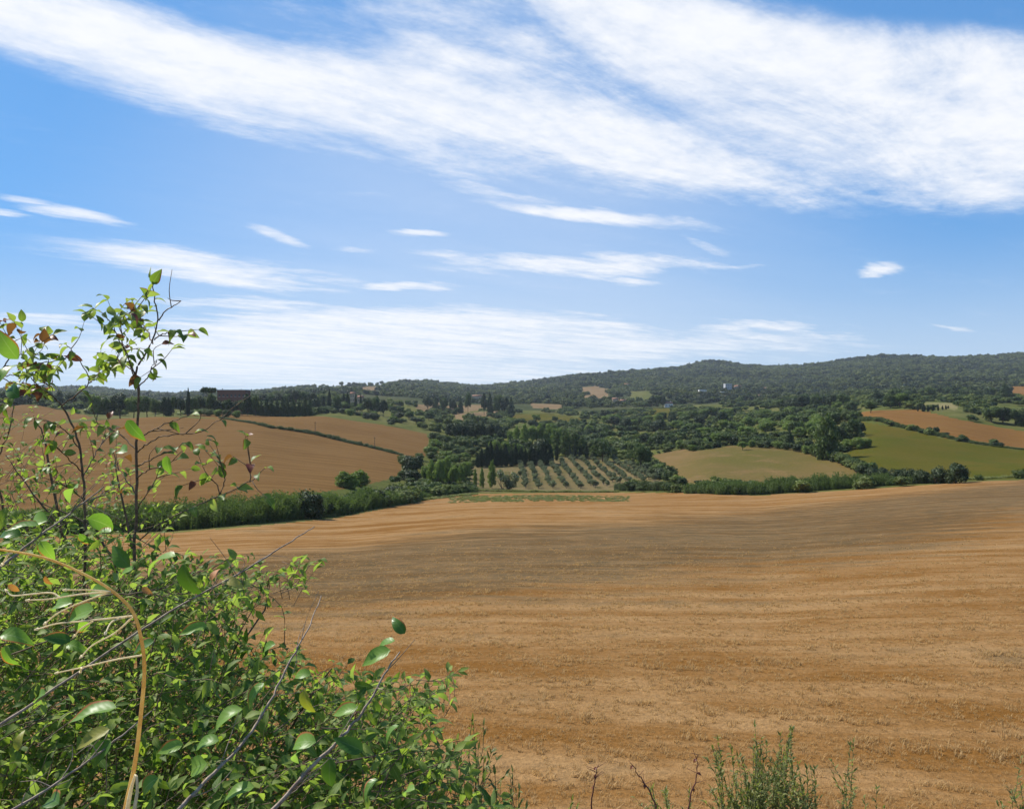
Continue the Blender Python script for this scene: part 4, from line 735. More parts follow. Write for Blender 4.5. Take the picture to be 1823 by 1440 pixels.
# ------------------------------------------------------------------ plants on the bank, close to the camera
def W(px, py, d): return np.array(((px - CX) / F * d, d, EYE - (py - CY) / F * d))
def leaf_mat(name, c1, c2, under, trans=.42, rough=.38, margin=None, unit=False):
    """Leaf: paler midrib and side veins, glossy top, light shining through."""
    m = bpy.data.materials.new(name); m.use_nodes = True; t = m.node_tree; t.nodes.clear()
    geo = nd(t, 'ShaderNodeNewGeometry'); oi = nd(t, 'ShaderNodeObjectInfo').outputs['Random']; ri = geo.outputs['Random Per Island']
    at = nd(t, 'ShaderNodeAttribute', attribute_name='leafuv').outputs['Vector']; sp = nd(t, 'ShaderNodeSeparateXYZ'); t.links.new(at, sp.inputs[0])
    v, u = sp.outputs[0], sp.outputs[1]                                     # across (-1..1), along (0..1)
    f = mth(t, 'FRACT', mth(t, 'ADD', mth(t, 'MULTIPLY', oi, 3.7), ri))
    c = mixc(t, f, c1, c2); av = mth(t, 'ABSOLUTE', v)
    vein = mth(t, 'SINE', mth(t, 'MULTIPLY', mth(t, 'SUBTRACT', u, mth(t, 'MULTIPLY', av, .22)), 44))
    c = mixc(t, ramp(t, vein, .72, 1.0, 0, .12), c, under); c = mixc(t, ramp(t, av, .09, .02, 0, .6), c, under)
    n = noise(t, nd(t, 'ShaderNodeTexCoord').outputs['Object'], 55, 3, .6).outputs[0]
    c = mixc(t, mth(t, 'MULTIPLY', ramp(t, n, .52, .75), .25), c, tuple(q * .55 for q in c1))
    if margin:
        e = mth(t, 'ADD', mth(t, 'ADD', v, mth(t, 'MULTIPLY', n, .5)), mth(t, 'MULTIPLY', u, .25)); c = mixc(t, mth(t, 'MULTIPLY', ramp(t, e, 1.12, 1.22), ramp(t, oi, .5, .55)), c, margin)
    c = mixc(t, mth(t, 'MULTIPLY', geo.outputs['Backfacing'], .6), c, under)
    d = nd(t, 'ShaderNodeBsdfPrincipled', inp={'Roughness': rough, 'Specular IOR Level': .17}); t.links.new(c, d.inputs['Base Color'])
    b = nd(t, 'ShaderNodeBump', inp={'Strength': .12, 'Distance': .0004}); t.links.new(vein, b.inputs['Height']); t.links.new(b.outputs[0], d.inputs['Normal'])
    tr = nd(t, 'ShaderNodeBsdfTranslucent'); t.links.new(mixc(t, 1.0, c, (1.25, 1.35, .45), 'MULTIPLY'), tr.inputs[0])
    mx = nd(t, 'ShaderNodeMixShader'); mx.inputs[0].default_value = trans; t.links.new(d.outputs[0], mx.inputs[1]); t.links.new(tr.outputs[0], mx.inputs[2])
    t.links.new(mx.outputs[0], nd(t, 'ShaderNodeOutputMaterial').inputs[0]); return m
LM = {'big': leaf_mat('broad green leaf', (.13, .25, .045), (.22, .36, .075), (.30, .42, .16), .45, .38, (.42, .16, .06)),
      'deep': leaf_mat('broad deep green leaf', (.06, .135, .026), (.10, .19, .034), (.12, .19, .08), .3, .33, (.45, .17, .07)),
      'small': leaf_mat('small shrub leaf', (.070, .132, .024), (.27, .335, .075), (.29, .37, .15), .52, .55),
      'sapling': leaf_mat('sapling leaf', (.10, .165, .034), (.21, .28, .065), (.30, .35, .16), .48, .44, (.20, .045, .035)),
      'dead': leaf_mat('withered orange leaf', (.42, .16, .07), (.52, .24, .11), (.5, .26, .13), .35, .6),
      'yellow': leaf_mat('yellowing leaf', (.30, .30, .05), (.36, .33, .10), (.38, .34, .14), .42, .45),
      'narrow': leaf_mat('narrow weed leaf', (.10, .120, .034), (.22, .23, .075), (.22, .24, .12), .40, .45),
      'red': leaf_mat('reddened leaf', (.13, .035, .03), (.19, .07, .04), (.2, .1, .06), .35, .4)}
def wood(name, a, b, trans=0):
    m, t, bs = material(name, .8, .3); n = noise(t, nd(t, 'ShaderNodeTexCoord').outputs['Object'], 90, 4, .7); t.links.new(mixc(t, ramp(t, n.outputs[0], .35, .65), a, b), bs.inputs['Base Color']); bump(t, bs, n.outputs[0], .4, .001)
    if trans:
        tr = nd(t, 'ShaderNodeBsdfTranslucent'); t.links.new(bs.inputs['Base Color'].links[0].from_socket, tr.inputs[0]); mx = nd(t, 'ShaderNodeMixShader'); mx.inputs[0].default_value = trans
        t.links.new(bs.outputs[0], mx.inputs[1]); t.links.new(tr.outputs[0], mx.inputs[2]); t.links.new(mx.outputs[0], t.nodes['Material Output'].inputs[0])
    return m
TWIG = wood('brown twig', (.085, .052, .030), (.19, .125, .078)); GREYTW = wood('grey dry twig', (.17, .118, .085), (.36, .275, .205)); STRAW = wood('dry straw', (.80, .53, .16), (.92, .70, .28), .5); PALESTRAW = wood('bleached straw', (.80, .68, .42), (.92, .82, .58), .5); GREENST = wood('green stalk', (.07, .075, .035), (.14, .13, .07)); REDTW = wood('reddish stalk', (.11, .035, .028), (.18, .07, .05))
def leaf_shape(wid, fold, curl, seg, r, wav=0.0, pet=.0):
    """Leaf of length 1 along +Y, lying in XY, normal +Z; returns verts, quads, (across, along) per vertex."""
    V = []; U = []
    for i in range(seg + 1):
        u = i / seg; w = wid * (math.sin(math.pi * u ** .78) ** .8) * (1 - .35 * u * u) + .004; y = math.sin(u * curl) / curl; z = -(1 - math.cos(u * curl)) / curl
        for v in (-1, 0, 1): V.append((v * w, y, z + abs(v) * w * fold + wav * math.sin(9 * u + v * 2) * w * abs(v))); U.append((v, u, 0))
    Q = [(i * 3 + k, i * 3 + k + 1, i * 3 + k + 4, i * 3 + k + 3) for i in range(seg) for k in (0, 1)]
    return np.array(V), np.array(Q), np.array(U, float)
def leafuv(me, U): a = me.attributes.new('leafuv', 'FLOAT_VECTOR', 'POINT'); a.data.foreach_set('vector', np.ascontiguousarray(U, np.float32).ravel())
def leaf_meshes(kind, wid, mat, n, seg=7):
    out = []
    for i in range(n):
        r = np.random.default_rng(i + 40); V, Q, U = leaf_shape(wid * r.uniform(.85, 1.15), r.uniform(.15, .5), r.uniform(.4, 1.5), seg, r, r.uniform(0, .18)); me = mesh_np('leaf', V, Q, LM[mat]); leafuv(me, U); out.append(me)
    return out
BIGL, DEEPL, DEADL, YELL = leaf_meshes('b', .225, 'big', 6, 9), leaf_meshes('d', .225, 'deep', 4, 9), leaf_meshes('x', .19, 'dead', 4, 7), leaf_meshes('y', .2, 'yellow', 3, 7)
SMALLL, SAPL, REDL = leaf_meshes('s', .22, 'small', 6, 5), leaf_meshes('p', .25, 'sapling', 6, 6), leaf_meshes('r', .28, 'red', 3, 6)
def unit(v): v = np.asarray(v, float); return v / (np.linalg.norm(v) + 1e-9)
def frame(axis, nrm):
    y = unit(axis); z = np.asarray(nrm, float); z = unit(z - y * np.dot(z, y)); x = np.cross(y, z); return np.stack([x, y, z], 1)
def put_leaf(mesh, base, axis, nrm, length, parent, name='leaf'):
    M = frame(axis, nrm) * length; o = link(name, mesh, parent); b = np.asarray(base) - np.array(parent.location)
    o.matrix_local = Matrix([list(M[i]) + [b[i]] for i in range(3)] + [[0, 0, 0, 1]]); return o
def stick(name, pts, r0, r1, mat, parent, sides=6, off=None):
    pts = np.asarray(pts) - (np.array(parent.location) if off is None else off); return link(name, mesh_np(name, *tube(pts, np.linspace(r0, r1, len(pts)), sides), mat), parent)
def smooth(pts, n=5, wig=0.0, r=None):
    """Catmull-Rom through points."""
    p = [np.asarray(q, float) for q in pts]; p = [2 * p[0] - p[1]] + p + [2 * p[-1] - p[-2]]; out = []
    for i in range(1, len(p) - 2):
        for k in range(n):
            t = k / n; a, b, c, d = p[i - 1:i + 3]; out.append(.5 * (2 * b + (c - a) * t + (2 * a - 5 * b + 4 * c - d) * t * t + (3 * b - a - 3 * c + d) * t ** 3))
    out.append(p[-2]); out = np.array(out)
    if wig and r is not None: out[1:-1] += r.normal(size=out[1:-1].shape) * wig
    return out
def path(px, d0, d1=None, n=5, wig=0.0, r=None):
    m = len(px); d1 = d0 if d1 is None else d1; return smooth([W(a, b, d0 + (d1 - d0) * i / (m - 1)) for i, (a, b) in enumerate(px)], n, wig, r)
def leaf_spots(pl, spacing, start, r, droop=.25, spread=.9):
    """Alternate leaf positions along a twig: base, axis, normal."""
    seg = np.linalg.norm(np.diff(pl, axis=0), axis=1); cum = np.concatenate([[0], np.cumsum(seg)]); n = max(1, int(cum[-1] * (1 - start) / spacing))
    t = np.minimum(cum[-1] * start + np.cumsum(r.uniform(.6, 1.4, n) * spacing), cum[-1]); j = np.clip(np.searchsorted(cum, t) - 1, 0, len(seg) - 1)
    p = pl[j] + (pl[j + 1] - pl[j]) * ((t - cum[j]) / seg[j])[:, None]; d = (pl[j + 1] - pl[j]) / seg[j][:, None]
    sd_ = np.cross(d, (0, 0, 1)) + r.normal(size=(n, 3)) * .45; sd_ /= np.linalg.norm(sd_, axis=1, keepdims=True); sd_ *= np.where(np.arange(n) % 2, 1, -1)[:, None]
    ax = d * .55 + sd_ * spread + np.array((0, 0, -droop)) + r.normal(size=(n, 3)) * .25; nn = np.array((0, 0, 1)) + r.normal(size=(n, 3)) * .55
    out = [(p[i], unit(ax[i]), unit(nn[i])) for i in range(n)]
    out.append((pl[-1], unit(pl[-1] - pl[-2] + (0, 0, -.003)), unit(np.array((0, -.3, 1)) + r.normal(size=3) * .4))); return out
def leaf_cloud(spots, sizes, r, mat, wid=.215, seg=3):
    """Many leaves as one mesh."""
    sh = [leaf_shape(wid * q, .3, c, seg, r) for q, c in ((.9, .5), (1.05, .9), (1.0, 1.4))]; V = []; Q = []; U = []; o = 0
    for (b, a, n), s in zip(spots, sizes):
        v, q, u = sh[r.integers(3)]; V.append(np.asarray(b) + (v * s) @ frame(a, n).T); Q.append(q + o); U.append(u); o += len(v)
    me = mesh_np('foliage', np.concatenate(V), np.concatenate(Q), mat); leafuv(me, np.concatenate(U)); return me
def plant(name, label, cat, x, y, group=None): e = link(name, None, None, (x, y, float(height(x, y)))); tag(e, label, cat, group); return e
def shift(me, e): me.transform(Matrix.Translation(-Vector(e.location))); return me
# ---- the dense small-leaved shrub that fills the bottom left
rf = np.random.default_rng(77)
SH = [(-140, 885), (0, 892), (100, 905), (200, 940), (290, 965), (370, 985), (440, 1000), (500, 1025), (470, 1060), (425, 1100), (470, 1125), (540, 1150), (610, 1180), (690, 1190), (740, 1225), (790, 1250), (775, 1300), (835, 1320), (845, 1375), (890, 1405), (915, 1460), (920, 1640), (-140, 1640)]
SPARSE = [(-60, 700), (90, 700), (170, 745), (235, 800), (300, 850), (330, 900), (320, 960), (-60, 930)]
def twigs(poly, n, dfun, r, length):
    xs = [p[0] for p in poly]; ys = [p[1] for p in poly]; out = []
    while len(out) < n:
        a, b = r.uniform(min(xs), max(xs)), r.uniform(min(ys), max(ys))
        if not inpoly(np.array([a]), np.array([b]), poly)[0]: continue
        d = dfun(a, b); tip = W(a, b, d); L_ = r.uniform(*length); dr = unit((r.normal(.55, .4), r.normal(0, .4), r.normal(.62, .3))); bow = r.normal(size=3) * .12 * L_
        if tip[2] < float(height(tip[0], tip[1])) + .12: continue
        out.append(smooth([tip - dr * L_, tip - dr * L_ * .45 + bow, tip], 3))
    return out
def shrub(e, tw, r, mat, meshes, ls, keep_leaf, spacing, lmat, maxr=.0014):
    parts = [tube(t - np.array(e.location), np.linspace(maxr, maxr * .4, len(t)), 4) for t in tw]
    o = link('twigs', mesh_np('twigs', *join(parts), mat), e); o['kind'] = 'stuff'
    sp = [s for t in tw for s in leaf_spots(t, spacing, .12, r)]; sz = r.uniform(*ls, len(sp))
    show = np.array([s / b[0][1] * (1 if b[0][1] < 9 else .5) for b, s in zip(sp, sz)]); pxy = np.array([proj(*b[0]) for b in sp]); show[(pxy[:, 0] < 5) | (pxy[:, 1] > 1435)] = 0
    idx = set(np.argsort(-show)[:keep_leaf].tolist())
    for i in idx: put_leaf(meshes[i % len(meshes)], *sp[i], sz[i], e)
    rest = [i for i in range(len(sp)) if i not in idx]; me = leaf_cloud([sp[i] for i in rest], sz[rest], r, LM[lmat]); o = link('foliage', shift(me, e), e); o['kind'] = 'stuff'
e = plant('leafy_shrub', 'dense green small-leaved shrub filling the bottom left corner', 'shrub', -1.05, 2.75)
SHB = [(-140, 930), (60, 935), (200, 985), (330, 1020), (420, 1060), (390, 1110), (450, 1160), (560, 1200), (680, 1235), (730, 1290), (780, 1350), (830, 1420), (850, 1640), (-140, 1640)]
tw = twigs(SHB, 1500, lambda a, b: float(np.interp(b, [890, 1150, 1440, 1640], [3.7, 3.3, 2.9, 2.6])) + rf.uniform(-.3, .4), rf, (.16, .32)) + twigs(SH, 2500, lambda a, b: float(np.interp(b, [890, 1150, 1440, 1640], [2.75, 2.45, 2.1, 2.0])) + rf.uniform(-.35, .7), rf, (.14, .28))
tw += twigs([(380, 985), (470, 985), (590, 995), (575, 1012), (500, 1030), (400, 1050)], 26, lambda a, b: 2.9 + rf.uniform(-.2, .2), rf, (.08, .16))
tw += twigs([(640, 1200), (780, 1200), (825, 1185), (805, 1225), (760, 1250), (660, 1240)], 34, lambda a, b: 2.5 + rf.uniform(-.2, .2), rf, (.08, .16))
shrub(e, tw, rf, TWIG, SMALLL, (.022, .054), 290, .028, 'small')
g0 = np.array(e.location)
for k, (ex, ey, dd) in enumerate(((60, 960, 3.3), (200, 980, 3.0), (330, 1010, 3.0), (480, 1040, 2.9), (430, 1130, 2.6), (590, 1190, 2.5), (700, 1215, 2.5), (780, 1255, 2.5), (120, 1100, 2.6), (300, 1200, 2.4), (520, 1300, 2.3), (830, 1360, 2.4), (880, 1420, 2.3))):
    tip = W(ex, ey, dd); st = g0 + (rf.uniform(-.25, .25), rf.uniform(-.3, .3), -.02); mid = st * .5 + tip * .5 + (-.08, 0, .10); stick('stem', smooth([st, mid, tip], 7, .008, rf), .011, .0022, TWIG, e)
# ---- thinner leafy growth above it on the left
e = plant('sparse_shrub', 'thin half-bare shrub with glinting leaves below the tall sapling', 'shrub', -1.75, 3.4)
tw = twigs(SPARSE, 120, lambda a, b: 3.5 + rf.uniform(-.4, .6), rf, (.14, .30)); shrub(e, tw, rf, TWIG, SMALLL, (.026, .042), 240, .034, 'small', .0014)
for pl in ([(30, 1000), (10, 930), (-5, 830), (15, 770), (25, 715)], [(150, 1010), (100, 930), (60, 880), (10, 810)], [(120, 1000), (85, 815), (75, 770), (60, 740)], [(200, 990), (150, 930), (60, 890)], [(240, 1000), (215, 880), (200, 800)]):
    stick('stem', path(pl, 3.5, 3.5, 5, .002, rf), .006, .0015, TWIG, e)
# ---- saplings
def sapling(name, label, base, stem, r0, limbs, d, sp=.027, ls=(.034, .052), seed=5, redshare=.08):
    r = np.random.default_rng(seed); e = plant(name, label, 'sapling', *base); foot = np.array(e.location) - (0, 0, .03); p0 = W(*stem[0], d)
    main = smooth([foot, foot * .5 + p0 * .5 + (.02, 0, 0)] + [W(a, b, d) for a, b in stem], 5, .0012, r); stick('stem', main, r0, .0016, TWIG, e, 8)
    jobs = []
    for pl, dens, *dd in limbs:
        q = path(pl, d, d + (dd[0] if dd else r.uniform(-.25, .25)), 5, .0015, r); o = stick('branch', q, r0 * .38, .0011, TWIG, e, 5)
        if dens: jobs.append((q, dens))
        for k in range(int(2 + 2 * dens)):        # little side twigs
            i = r.integers(len(q) // 3, len(q)); dr = unit(unit(q[i] - q[i - 1]) + r.normal(size=3) * .7 + (0, 0, .25)); tq = smooth([q[i], q[i] + dr * .05 + r.normal(size=3) * .006, q[i] + dr * r.uniform(.07, .12)], 3); stick('twig', tq, .0016, .0007, TWIG, e, 4)
            if dens > .3: jobs.append((tq, dens))
    if len(stem) > 8: jobs.append((main[-12:], 1.0))
    n = 0
    for q, dens in jobs:
        for b, a, nn in leaf_spots(q, sp / dens, .2, r, .2):
            if n < 285: put_leaf((REDL if r.random() < redshare else SAPL)[r.integers(3)], b, a, nn, r.uniform(*ls), e); n += 1
sapling('tall_sapling', 'tall slender sapling reaching above the skyline against the clouds', (-1.14, 2.6), [(240, 1000), (243, 940), (243, 860), (243, 800), (246, 740), (247, 700), (242, 662), (252, 640), (270, 610), (281, 568), (275, 530), (271, 500)], .0058,
  [([(247, 705), (235, 660), (222, 625), (208, 595), (190, 565), (165, 548)], 1.3), ([(243, 675), (225, 630), (215, 590), (225, 560), (250, 545)], 1.3), ([(242, 665), (222, 650), (195, 640), (172, 632)], 1.1), ([(243, 690), (262, 672), (272, 650), (280, 640)], .8),
   ([(275, 605), (290, 595), (312, 588)], .7), ([(283, 570), (300, 550), (322, 536)], .0), ([(272, 612), (262, 590), (250, 572), (245, 562)], 1.2), ([(247, 780), (270, 768), (300, 752), (340, 738)], .12), ([(245, 805), (262, 790), (300, 774), (350, 772), (392, 748)], .12),
   ([(245, 830), (280, 812), (310, 800), (330, 788)], .35), ([(243, 800), (215, 775), (190, 760), (172, 752)], .35), ([(243, 850), (262, 838), (290, 830), (318, 815)], .3), ([(243, 910), (260, 880), (280, 850)], .5), ([(243, 880), (222, 850), (205, 830)], .5), ([(250, 960), (290, 930), (340, 905), (382, 886), (440, 860), (472, 833)], .35, -.3), ([(390, 882), (385, 862), (372, 850)], .8, .0), ([(392, 880), (400, 855), (398, 838)], .8, .0), ([(445, 858), (447, 840), (447, 822)], .5, .0)], 2.6)
sapling('forked_sapling', 'forked dark-stemmed sapling beside the tall one', (-1.55, 2.85), [(152, 1000), (152, 930), (148, 860), (142, 800), (128, 755), (110, 722), (92, 704), (72, 690), (55, 672)], .0060,
  [([(148, 850), (165, 815), (180, 790), (200, 765)], .5), ([(143, 802), (125, 775), (100, 755), (75, 748)], .45), ([(146, 840), (120, 815), (95, 790)], .45), ([(110, 722), (140, 700), (158, 682), (150, 655), (130, 628), (118, 614)], .9), ([(158, 682), (172, 672), (178, 655)], .9), ([(92, 704), (70, 700), (40, 690), (20, 690)], .5), ([(150, 900), (180, 880), (200, 860)], .5), ([(150, 890), (128, 870), (110, 862)], .5)], 2.85, seed=8)
sapling('edge_sapling', 'bushy sapling tip with reddish leaves cut by the picture edge', (-2.05, 2.95), [(-20, 900), (-22, 800), (-18, 720), (-6, 680), (8, 650), (20, 632), (30, 622)], .005,
  [([(0, 670), (30, 668), (60, 668), (82, 655), (86, 640)], 1.5), ([(8, 652), (30, 650), (50, 640), (62, 630)], 1.5), ([(0, 672), (28, 684), (60, 690), (84, 690)], 1.3), ([(15, 640), (20, 615), (14, 598)], 1.2), ([(20, 634), (40, 630), (48, 622)], .8), ([(-18, 720), (10, 710), (35, 700)], .9)], 2.95, seed=12, redshare=.4)
# ---- broad-leaved shoots close to the lens
e = plant('broadleaf_shrub', 'close broad-leaved shrub with grey dry twigs and orange leaf edges', 'shrub', -.62, 1.15)
rb = np.random.default_rng(31); SHOOT = []
for pl, d0, d1, r0, r1, m in (([(-60, 1330), (0, 1290), (150, 1190), (300, 1090), (440, 1012), (520, 962), (560, 937)], 1.25, 1.6, .0028, .0008, GREYTW), ([(-40, 1040), (30, 985), (110, 925), (185, 866)], 1.2, 1.35, .0026, .0009, GREYTW),
    ([(-20, 1465), (90, 1400), (190, 1330), (270, 1265)], 1.2, 1.35, .0022, .0010, GREYTW), ([(300, 1460), (370, 1385), (430, 1325), (480, 1250), (520, 1170), (552, 1112), (572, 1060)], 1.2, 1.6, .0030, .0008, GREYTW), ([(470, 1460), (550, 1370), (610, 1310), (650, 1260), (690, 1190), (712, 1160)], 1.2, 1.35, .0032, .0010, GREYTW),
    ([(-40, 1190), (60, 1150), (160, 1110), (205, 1085)], 1.25, 1.35, .0016, .0007, TWIG), ([(180, 1060), (250, 1055), (300, 1045)], 1.35, 1.4, .0014, .0008, TWIG)):
    q = path(pl, d0, d1, 6, .0007, rb); stick('branch', q, r0, r1, m, e, 7); SHOOT.append(q)
    for k in range(7):
        i = rb.integers(3, len(q) - 2); dr = unit(unit(q[i + 1] - q[i]) + rb.normal(size=3) * .6); ln = rb.uniform(.03, .09); stick('side_twig', smooth([q[i], q[i] + dr * ln * .5 + rb.normal(size=3) * .004, q[i] + dr * ln], 3), r1 * .9, r1 * .4, m, e, 5)
ALLS = np.concatenate(SHOOT)
BL = [(54, 921, 62, 170, 'b'), (38, 934, 52, 175, 'b'), (10, 945, 50, 160, 'd'), (190, 932, 62, -22, 'b'), (180, 945, 42, 178, 'b'), (155, 967, 42, -60, 'b'), (84, 982, 46, -48, 'b'), (211, 989, 56, 140, 'd'), (275, 988, 74, 178, 'b'), (329, 1044, 78, -82, 'd'), (220, 1018, 46, 200, 'b'), (169, 1047, 60, 165, 'b'), (95, 1067, 70, 172, 'b'), (133, 1093, 80, 195, 'b'), (153, 1120, 46, -50, 'b'), (27, 1127, 62, 10, 'b'), (100, 1135, 46, 160, 'd'), (11, 1176, 52, -80, 'b'), (133, 1147, 42, 10, 'b'), (342, 1118, 48, 185, 'b'),
      (446, 1232, 52, 210, 'b'), (531, 1196, 44, 170, 'b'), (666, 1168, 58, 200, 'b'), (678, 1142, 48, 185, 'b'), (706, 1110, 44, 130, 'd'), (611, 1263, 52, 190, 'b'), (528, 1315, 70, 175, 'b'), (519, 1337, 52, 200, 'b'), (620, 1324, 56, 150, 'd'), (583, 1382, 60, -95, 'd'), (542, 1257, 56, -85, 'y'), (161, 1264, 82, 182, 'b'), (30, 1316, 38, 95, 'y'), (169, 1342, 62, 220, 'd'), (161, 1312, 62, 200, 'y'), (360, 1316, 56, 175, 'b'), (397, 1269, 64, 182, 'b'), (345, 1365, 70, 205, 'b'),
      (379, 1018, 30, 85, 'x'), (412, 1031, 46, 15, 'y'), (262, 1052, 24, -30, 'x'), (84, 1039, 28, -80, 'x'), (26, 1048, 26, -35, 'x'), (10, 612, 62, 120, 'b'), (4, 655, 56, 80, 'b'), (14, 690, 52, 140, 'd'), (240, 768, 48, -52, 'b'), (210, 796, 44, 160, 'b'), (120, 867, 52, 180, 'b'), (298, 830, 36, -90, 'b'), (190, 826, 16, 80, 'x'), (60, 1236, 54, 190, 'b'), (250, 1150, 50, 200, 'd'), (420, 1400, 60, 170, 'b'), (250, 1400, 64, 205, 'b'), (90, 1420, 66, 180, 'd'), (690, 1300, 40, 200, 'b'), (470, 1150, 40, 190, 'b'), (300, 1330, 48, 190, 'b'), (720, 1400, 46, 185, 'b'), (650, 1400, 50, 200, 'd')]
for i, (a, b, l, an, k) in enumerate(BL):
    ipx = CX + F * ALLS[:, 0] / ALLS[:, 1]; ipy = CY - F * (ALLS[:, 2] - EYE) / ALLS[:, 1]; dd = np.hypot(ipx - a, ipy - b); k0 = int(np.argmin(dd))
    d = ALLS[k0, 1] + rb.uniform(-.03, .02) if dd[k0] < 95 else 1.28 + rb.uniform(-.1, .16); s = l * d / F * 1.06; t = R(an); ax3 = unit((math.cos(t), rb.normal(0, .32), math.sin(t))); c = W(a, b, d); base = c - ax3 * s * .5
    steep = abs(math.sin(t)); nm = np.array((-.35 + rb.normal() * .2, -.45 - .55 * steep + rb.normal() * .22, .8 - .5 * steep)); o = put_leaf({'b': BIGL, 'd': DEEPL, 'x': DEADL, 'y': YELL}[k][i % 3], base, ax3, nm, s, e)
    j = np.argmin(np.linalg.norm(ALLS - base, axis=1)); tgt = ALLS[j]
    if np.linalg.norm(tgt - base) > .10: tgt = base + (rb.uniform(-.03, .03), .08, -.10)
    q = smooth([base, base * .6 + tgt * .4 - ax3 * .012, tgt], 4); inv = np.linalg.inv(np.array(o.matrix_local)[:3, :3]); loc = (q - base) @ inv.T
    V, Q = tube(q - base, np.linspace(.0010, .0009, len(q)), 5); pm = mesh_np('petiole', V @ inv.T, Q, {'b': TWIG}.get(k, GREYTW)); link('petiole', pm, o)
# ---- dry umbel stalk bending across the left
e = plant('dry_stalk', 'bent golden dry stalk with pale curling side stems', 'dry stalk', -.40, .86); D = .9
st = path([(205, 1560), (222, 1445), (240, 1360), (251, 1270), (257, 1195), (252, 1140), (236, 1088), (200, 1052), (150, 1022), (80, 993), (0, 978), (-60, 972)], D, D, 6); st = np.concatenate([[np.array(e.location)], st]); stick('stem', st, .0026, .0011, STRAW, e, 8)
for pl in ([(198, 1053), (160, 1050), (118, 1050)], [(198, 1053), (140, 1058), (90, 1066), (52, 1068)], [(106, 1063), (90, 1055), (50, 1058), (22, 1060), (12, 1052)], [(196, 1054), (150, 1070), (105, 1090), (82, 1108)], [(235, 1096), (190, 1101), (140, 1106), (100, 1110), (68, 1119)], [(165, 1106), (145, 1118), (134, 1130)], [(228, 1097), (200, 1106), (188, 1126)], [(236, 1098), (205, 1126), (165, 1148), (146, 1167)], [(253, 1166), (205, 1174), (145, 1188), (103, 1197)], [(22, 984), (10, 987), (-8, 992)], [(15, 986), (5, 1003)], [(145, 1188), (143, 1196)]):
    q = path(pl, D, D + rb.uniform(-.05, .02), 5); b_ = stick('side_stem', q, .0011, .0007, PALESTRAW, e, 6); stick('tip', [q[-1], q[-1] + unit(q[-1] - q[-2]) * .0022, q[-1] + unit(q[-1] - q[-2]) * .004], .0017, .0006, PALESTRAW, b_, 6, np.array(e.location))
for pl, w_ in (([(222, 1470), (232, 1410), (241, 1378)], .0026), ([(236, 1455), (244, 1410), (243, 1380)], .0020)): stick('sheath', path(pl, D - .006, D - .006, 5), w_, .0012, PALESTRAW, e, 6)
# ---- weeds on the lower bank
def weed(name, label, px, top, w, d, stems, seed, ll=(.020, .036), dens=1.0, group=None, lean=0, cat='weed'):
    r = np.random.default_rng(seed); x, y = (px - CX) / F * d, d; e = plant(name, label, cat, x, y, group); foot = np.array(e.location); spots = []
    for k in range(stems):
        tx = px + (r.uniform(-.5, .5) * w if stems > 1 else lean); ty = top + (r.uniform(0, 1) ** 1.3 * 95 if k else 0); tip = W(tx, ty, d + r.uniform(-.25, .25) * (stems > 1))
        b = foot + (r.normal() * .05, r.normal() * .05, -.02); q = smooth([b, b * .55 + tip * .45 + r.normal(size=3) * .03, tip], 8, .003, r); stick('stem', q, .0030, .0010, GREENST, e, 5); spots += leaf_spots(q, .011 / dens, .35, r, -.35, .55)
        for j in range(9):
            i = r.integers(int(len(q) * .55), len(q) - 3); dr = unit(unit(q[i + 1] - q[i]) + r.normal(size=3) * .45); tq = smooth([q[i], q[i] + dr * .05, q[i] + dr * r.uniform(.07, .14) + (0, 0, .01)], 3); stick('twig', tq, .0013, .0007, GREENST, e, 4); spots += leaf_spots(tq, .011 / dens, .1, r, -.35, .55)
    me = leaf_cloud(spots, r.uniform(*ll, len(spots)), r, LM['narrow'], .14, 3); o = link('foliage', shift(me, e), e); o['kind'] = 'stuff'
weed('feathery_weed', 'tall feathery grey-green weed standing before the stubble', 1342, 1292, 150, 4.0, 26, 1, dens=1.4)
weed('bushy_weed', 'bushy green weed just beside the tall feathery one', 1435, 1360, 60, 4.0, 9, 2, dens=1.2)
weed('low_weed', 'low dense green weed between the red stalks and the feathery weed', 1215, 1402, 130, 3.8, 16, 3)
weed('slender_weed', 'single slender leaning weed past the bushy weed', 1515, 1322, 10, 4.0, 2, 4, lean=14)
weed('low_weed', 'short weed at the bottom edge under the slender one', 1545, 1405, 50, 3.9, 5, 5)
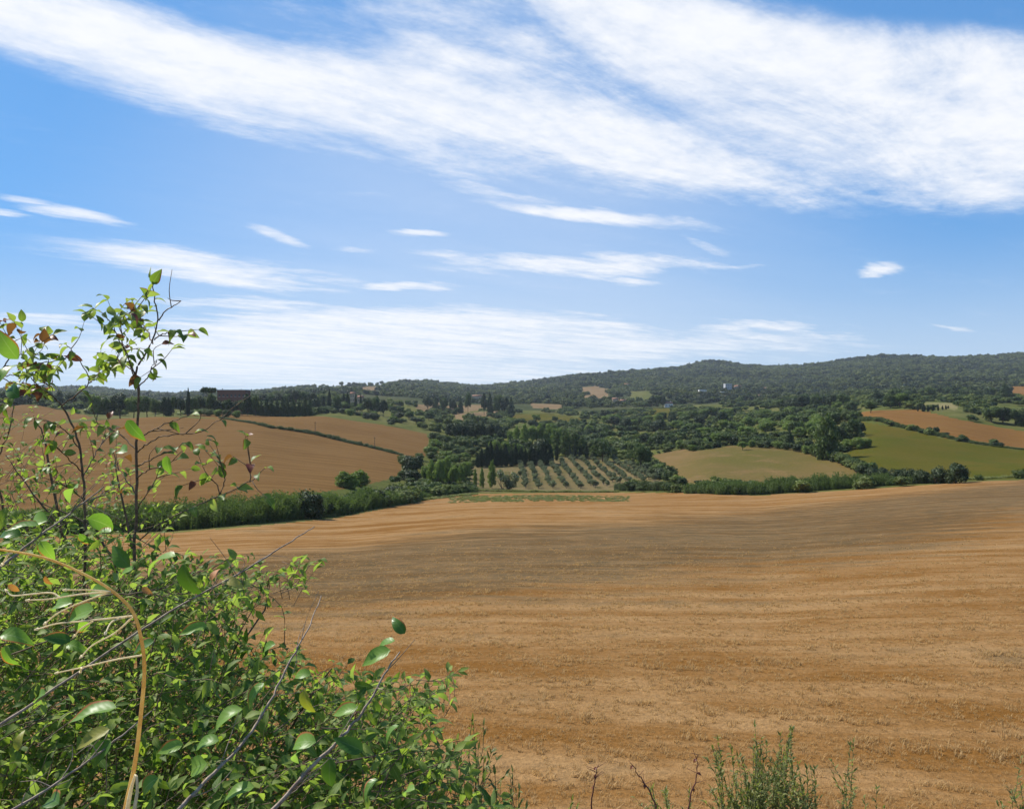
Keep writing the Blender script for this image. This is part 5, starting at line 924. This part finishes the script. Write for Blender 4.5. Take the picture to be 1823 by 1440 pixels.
weed('upright_weed', 'upright grassy weed at the edge of the leafy shrub', 838, 1285, 60, 2.7, 7, 6, dens=.6)
weed('upright_weed', 'short upright weed beside the big shrub by the picture bottom', 905, 1375, 60, 2.6, 5, 7, dens=.6)
weed('low_weed', 'small green weed cut by the right picture edge', 1820, 1350, 10, 4.2, 2, 8)
weed('low_weed', 'low green weed at the bottom between shrub and red stalks', 985, 1425, 90, 3.2, 6, 9)
for pl, lab in (([(1050, 1500), (1053, 1430), (1060, 1385), (1066, 1360)], 'bare reddish stalk, first of three from the big shrub'), ([(1180, 1500), (1162, 1420), (1140, 1385), (1122, 1357)], 'bare reddish stalk leaning back towards the big shrub'), ([(1222, 1500), (1226, 1430), (1238, 1385), (1243, 1343)], 'bare reddish stalk closest to the feathery weed')):
    x, y = (pl[0][0] - CX) / F * 3.6, 3.6; e = plant('bare_stalk', lab, 'dry stalk', x, y, 'bare reddish stalks on the bank'); q = np.concatenate([[np.array(e.location)], path(pl, 3.6, 3.6, 5, .003, rb)]); stick('stem', q, .0048, .0014, REDTW, e, 6)
    for k in range(6):
        i = rb.integers(len(q) // 2, len(q)); dr = unit((rb.normal(), rb.normal() * .4, .6)); stick('twig', [q[i], q[i] + dr * .02, q[i] + dr * .045], .0014, .0008, REDTW, e, 4)
    for k in range(3): put_leaf(REDL[k], q[-2 - 3 * k], unit((rb.normal(), rb.normal(), -.3)), (0, -.5, 1), .022, e)
# ------------------------------------------------------------------ summer haze
hz = mesh_np('haze', *box_np(-4700, 4700, -4700, 4700, -60, 262), None, False); hm = bpy.data.materials.new('haze'); hm.use_nodes = True; t = hm.node_tree; t.nodes.clear()
pv = nd(t, 'ShaderNodeVolumePrincipled', inp={'Density': 0.00005, 'Anisotropy': 0.2, 'Color': (0.80, 0.90, 1.0, 1)}); t.links.new(pv.outputs[0], nd(t, 'ShaderNodeOutputMaterial').inputs['Volume'])
hz.materials.append(hm); o = link('haze', hz); tag(o, 'thin blue summer haze over the whole valley', None, None, 'stuff')
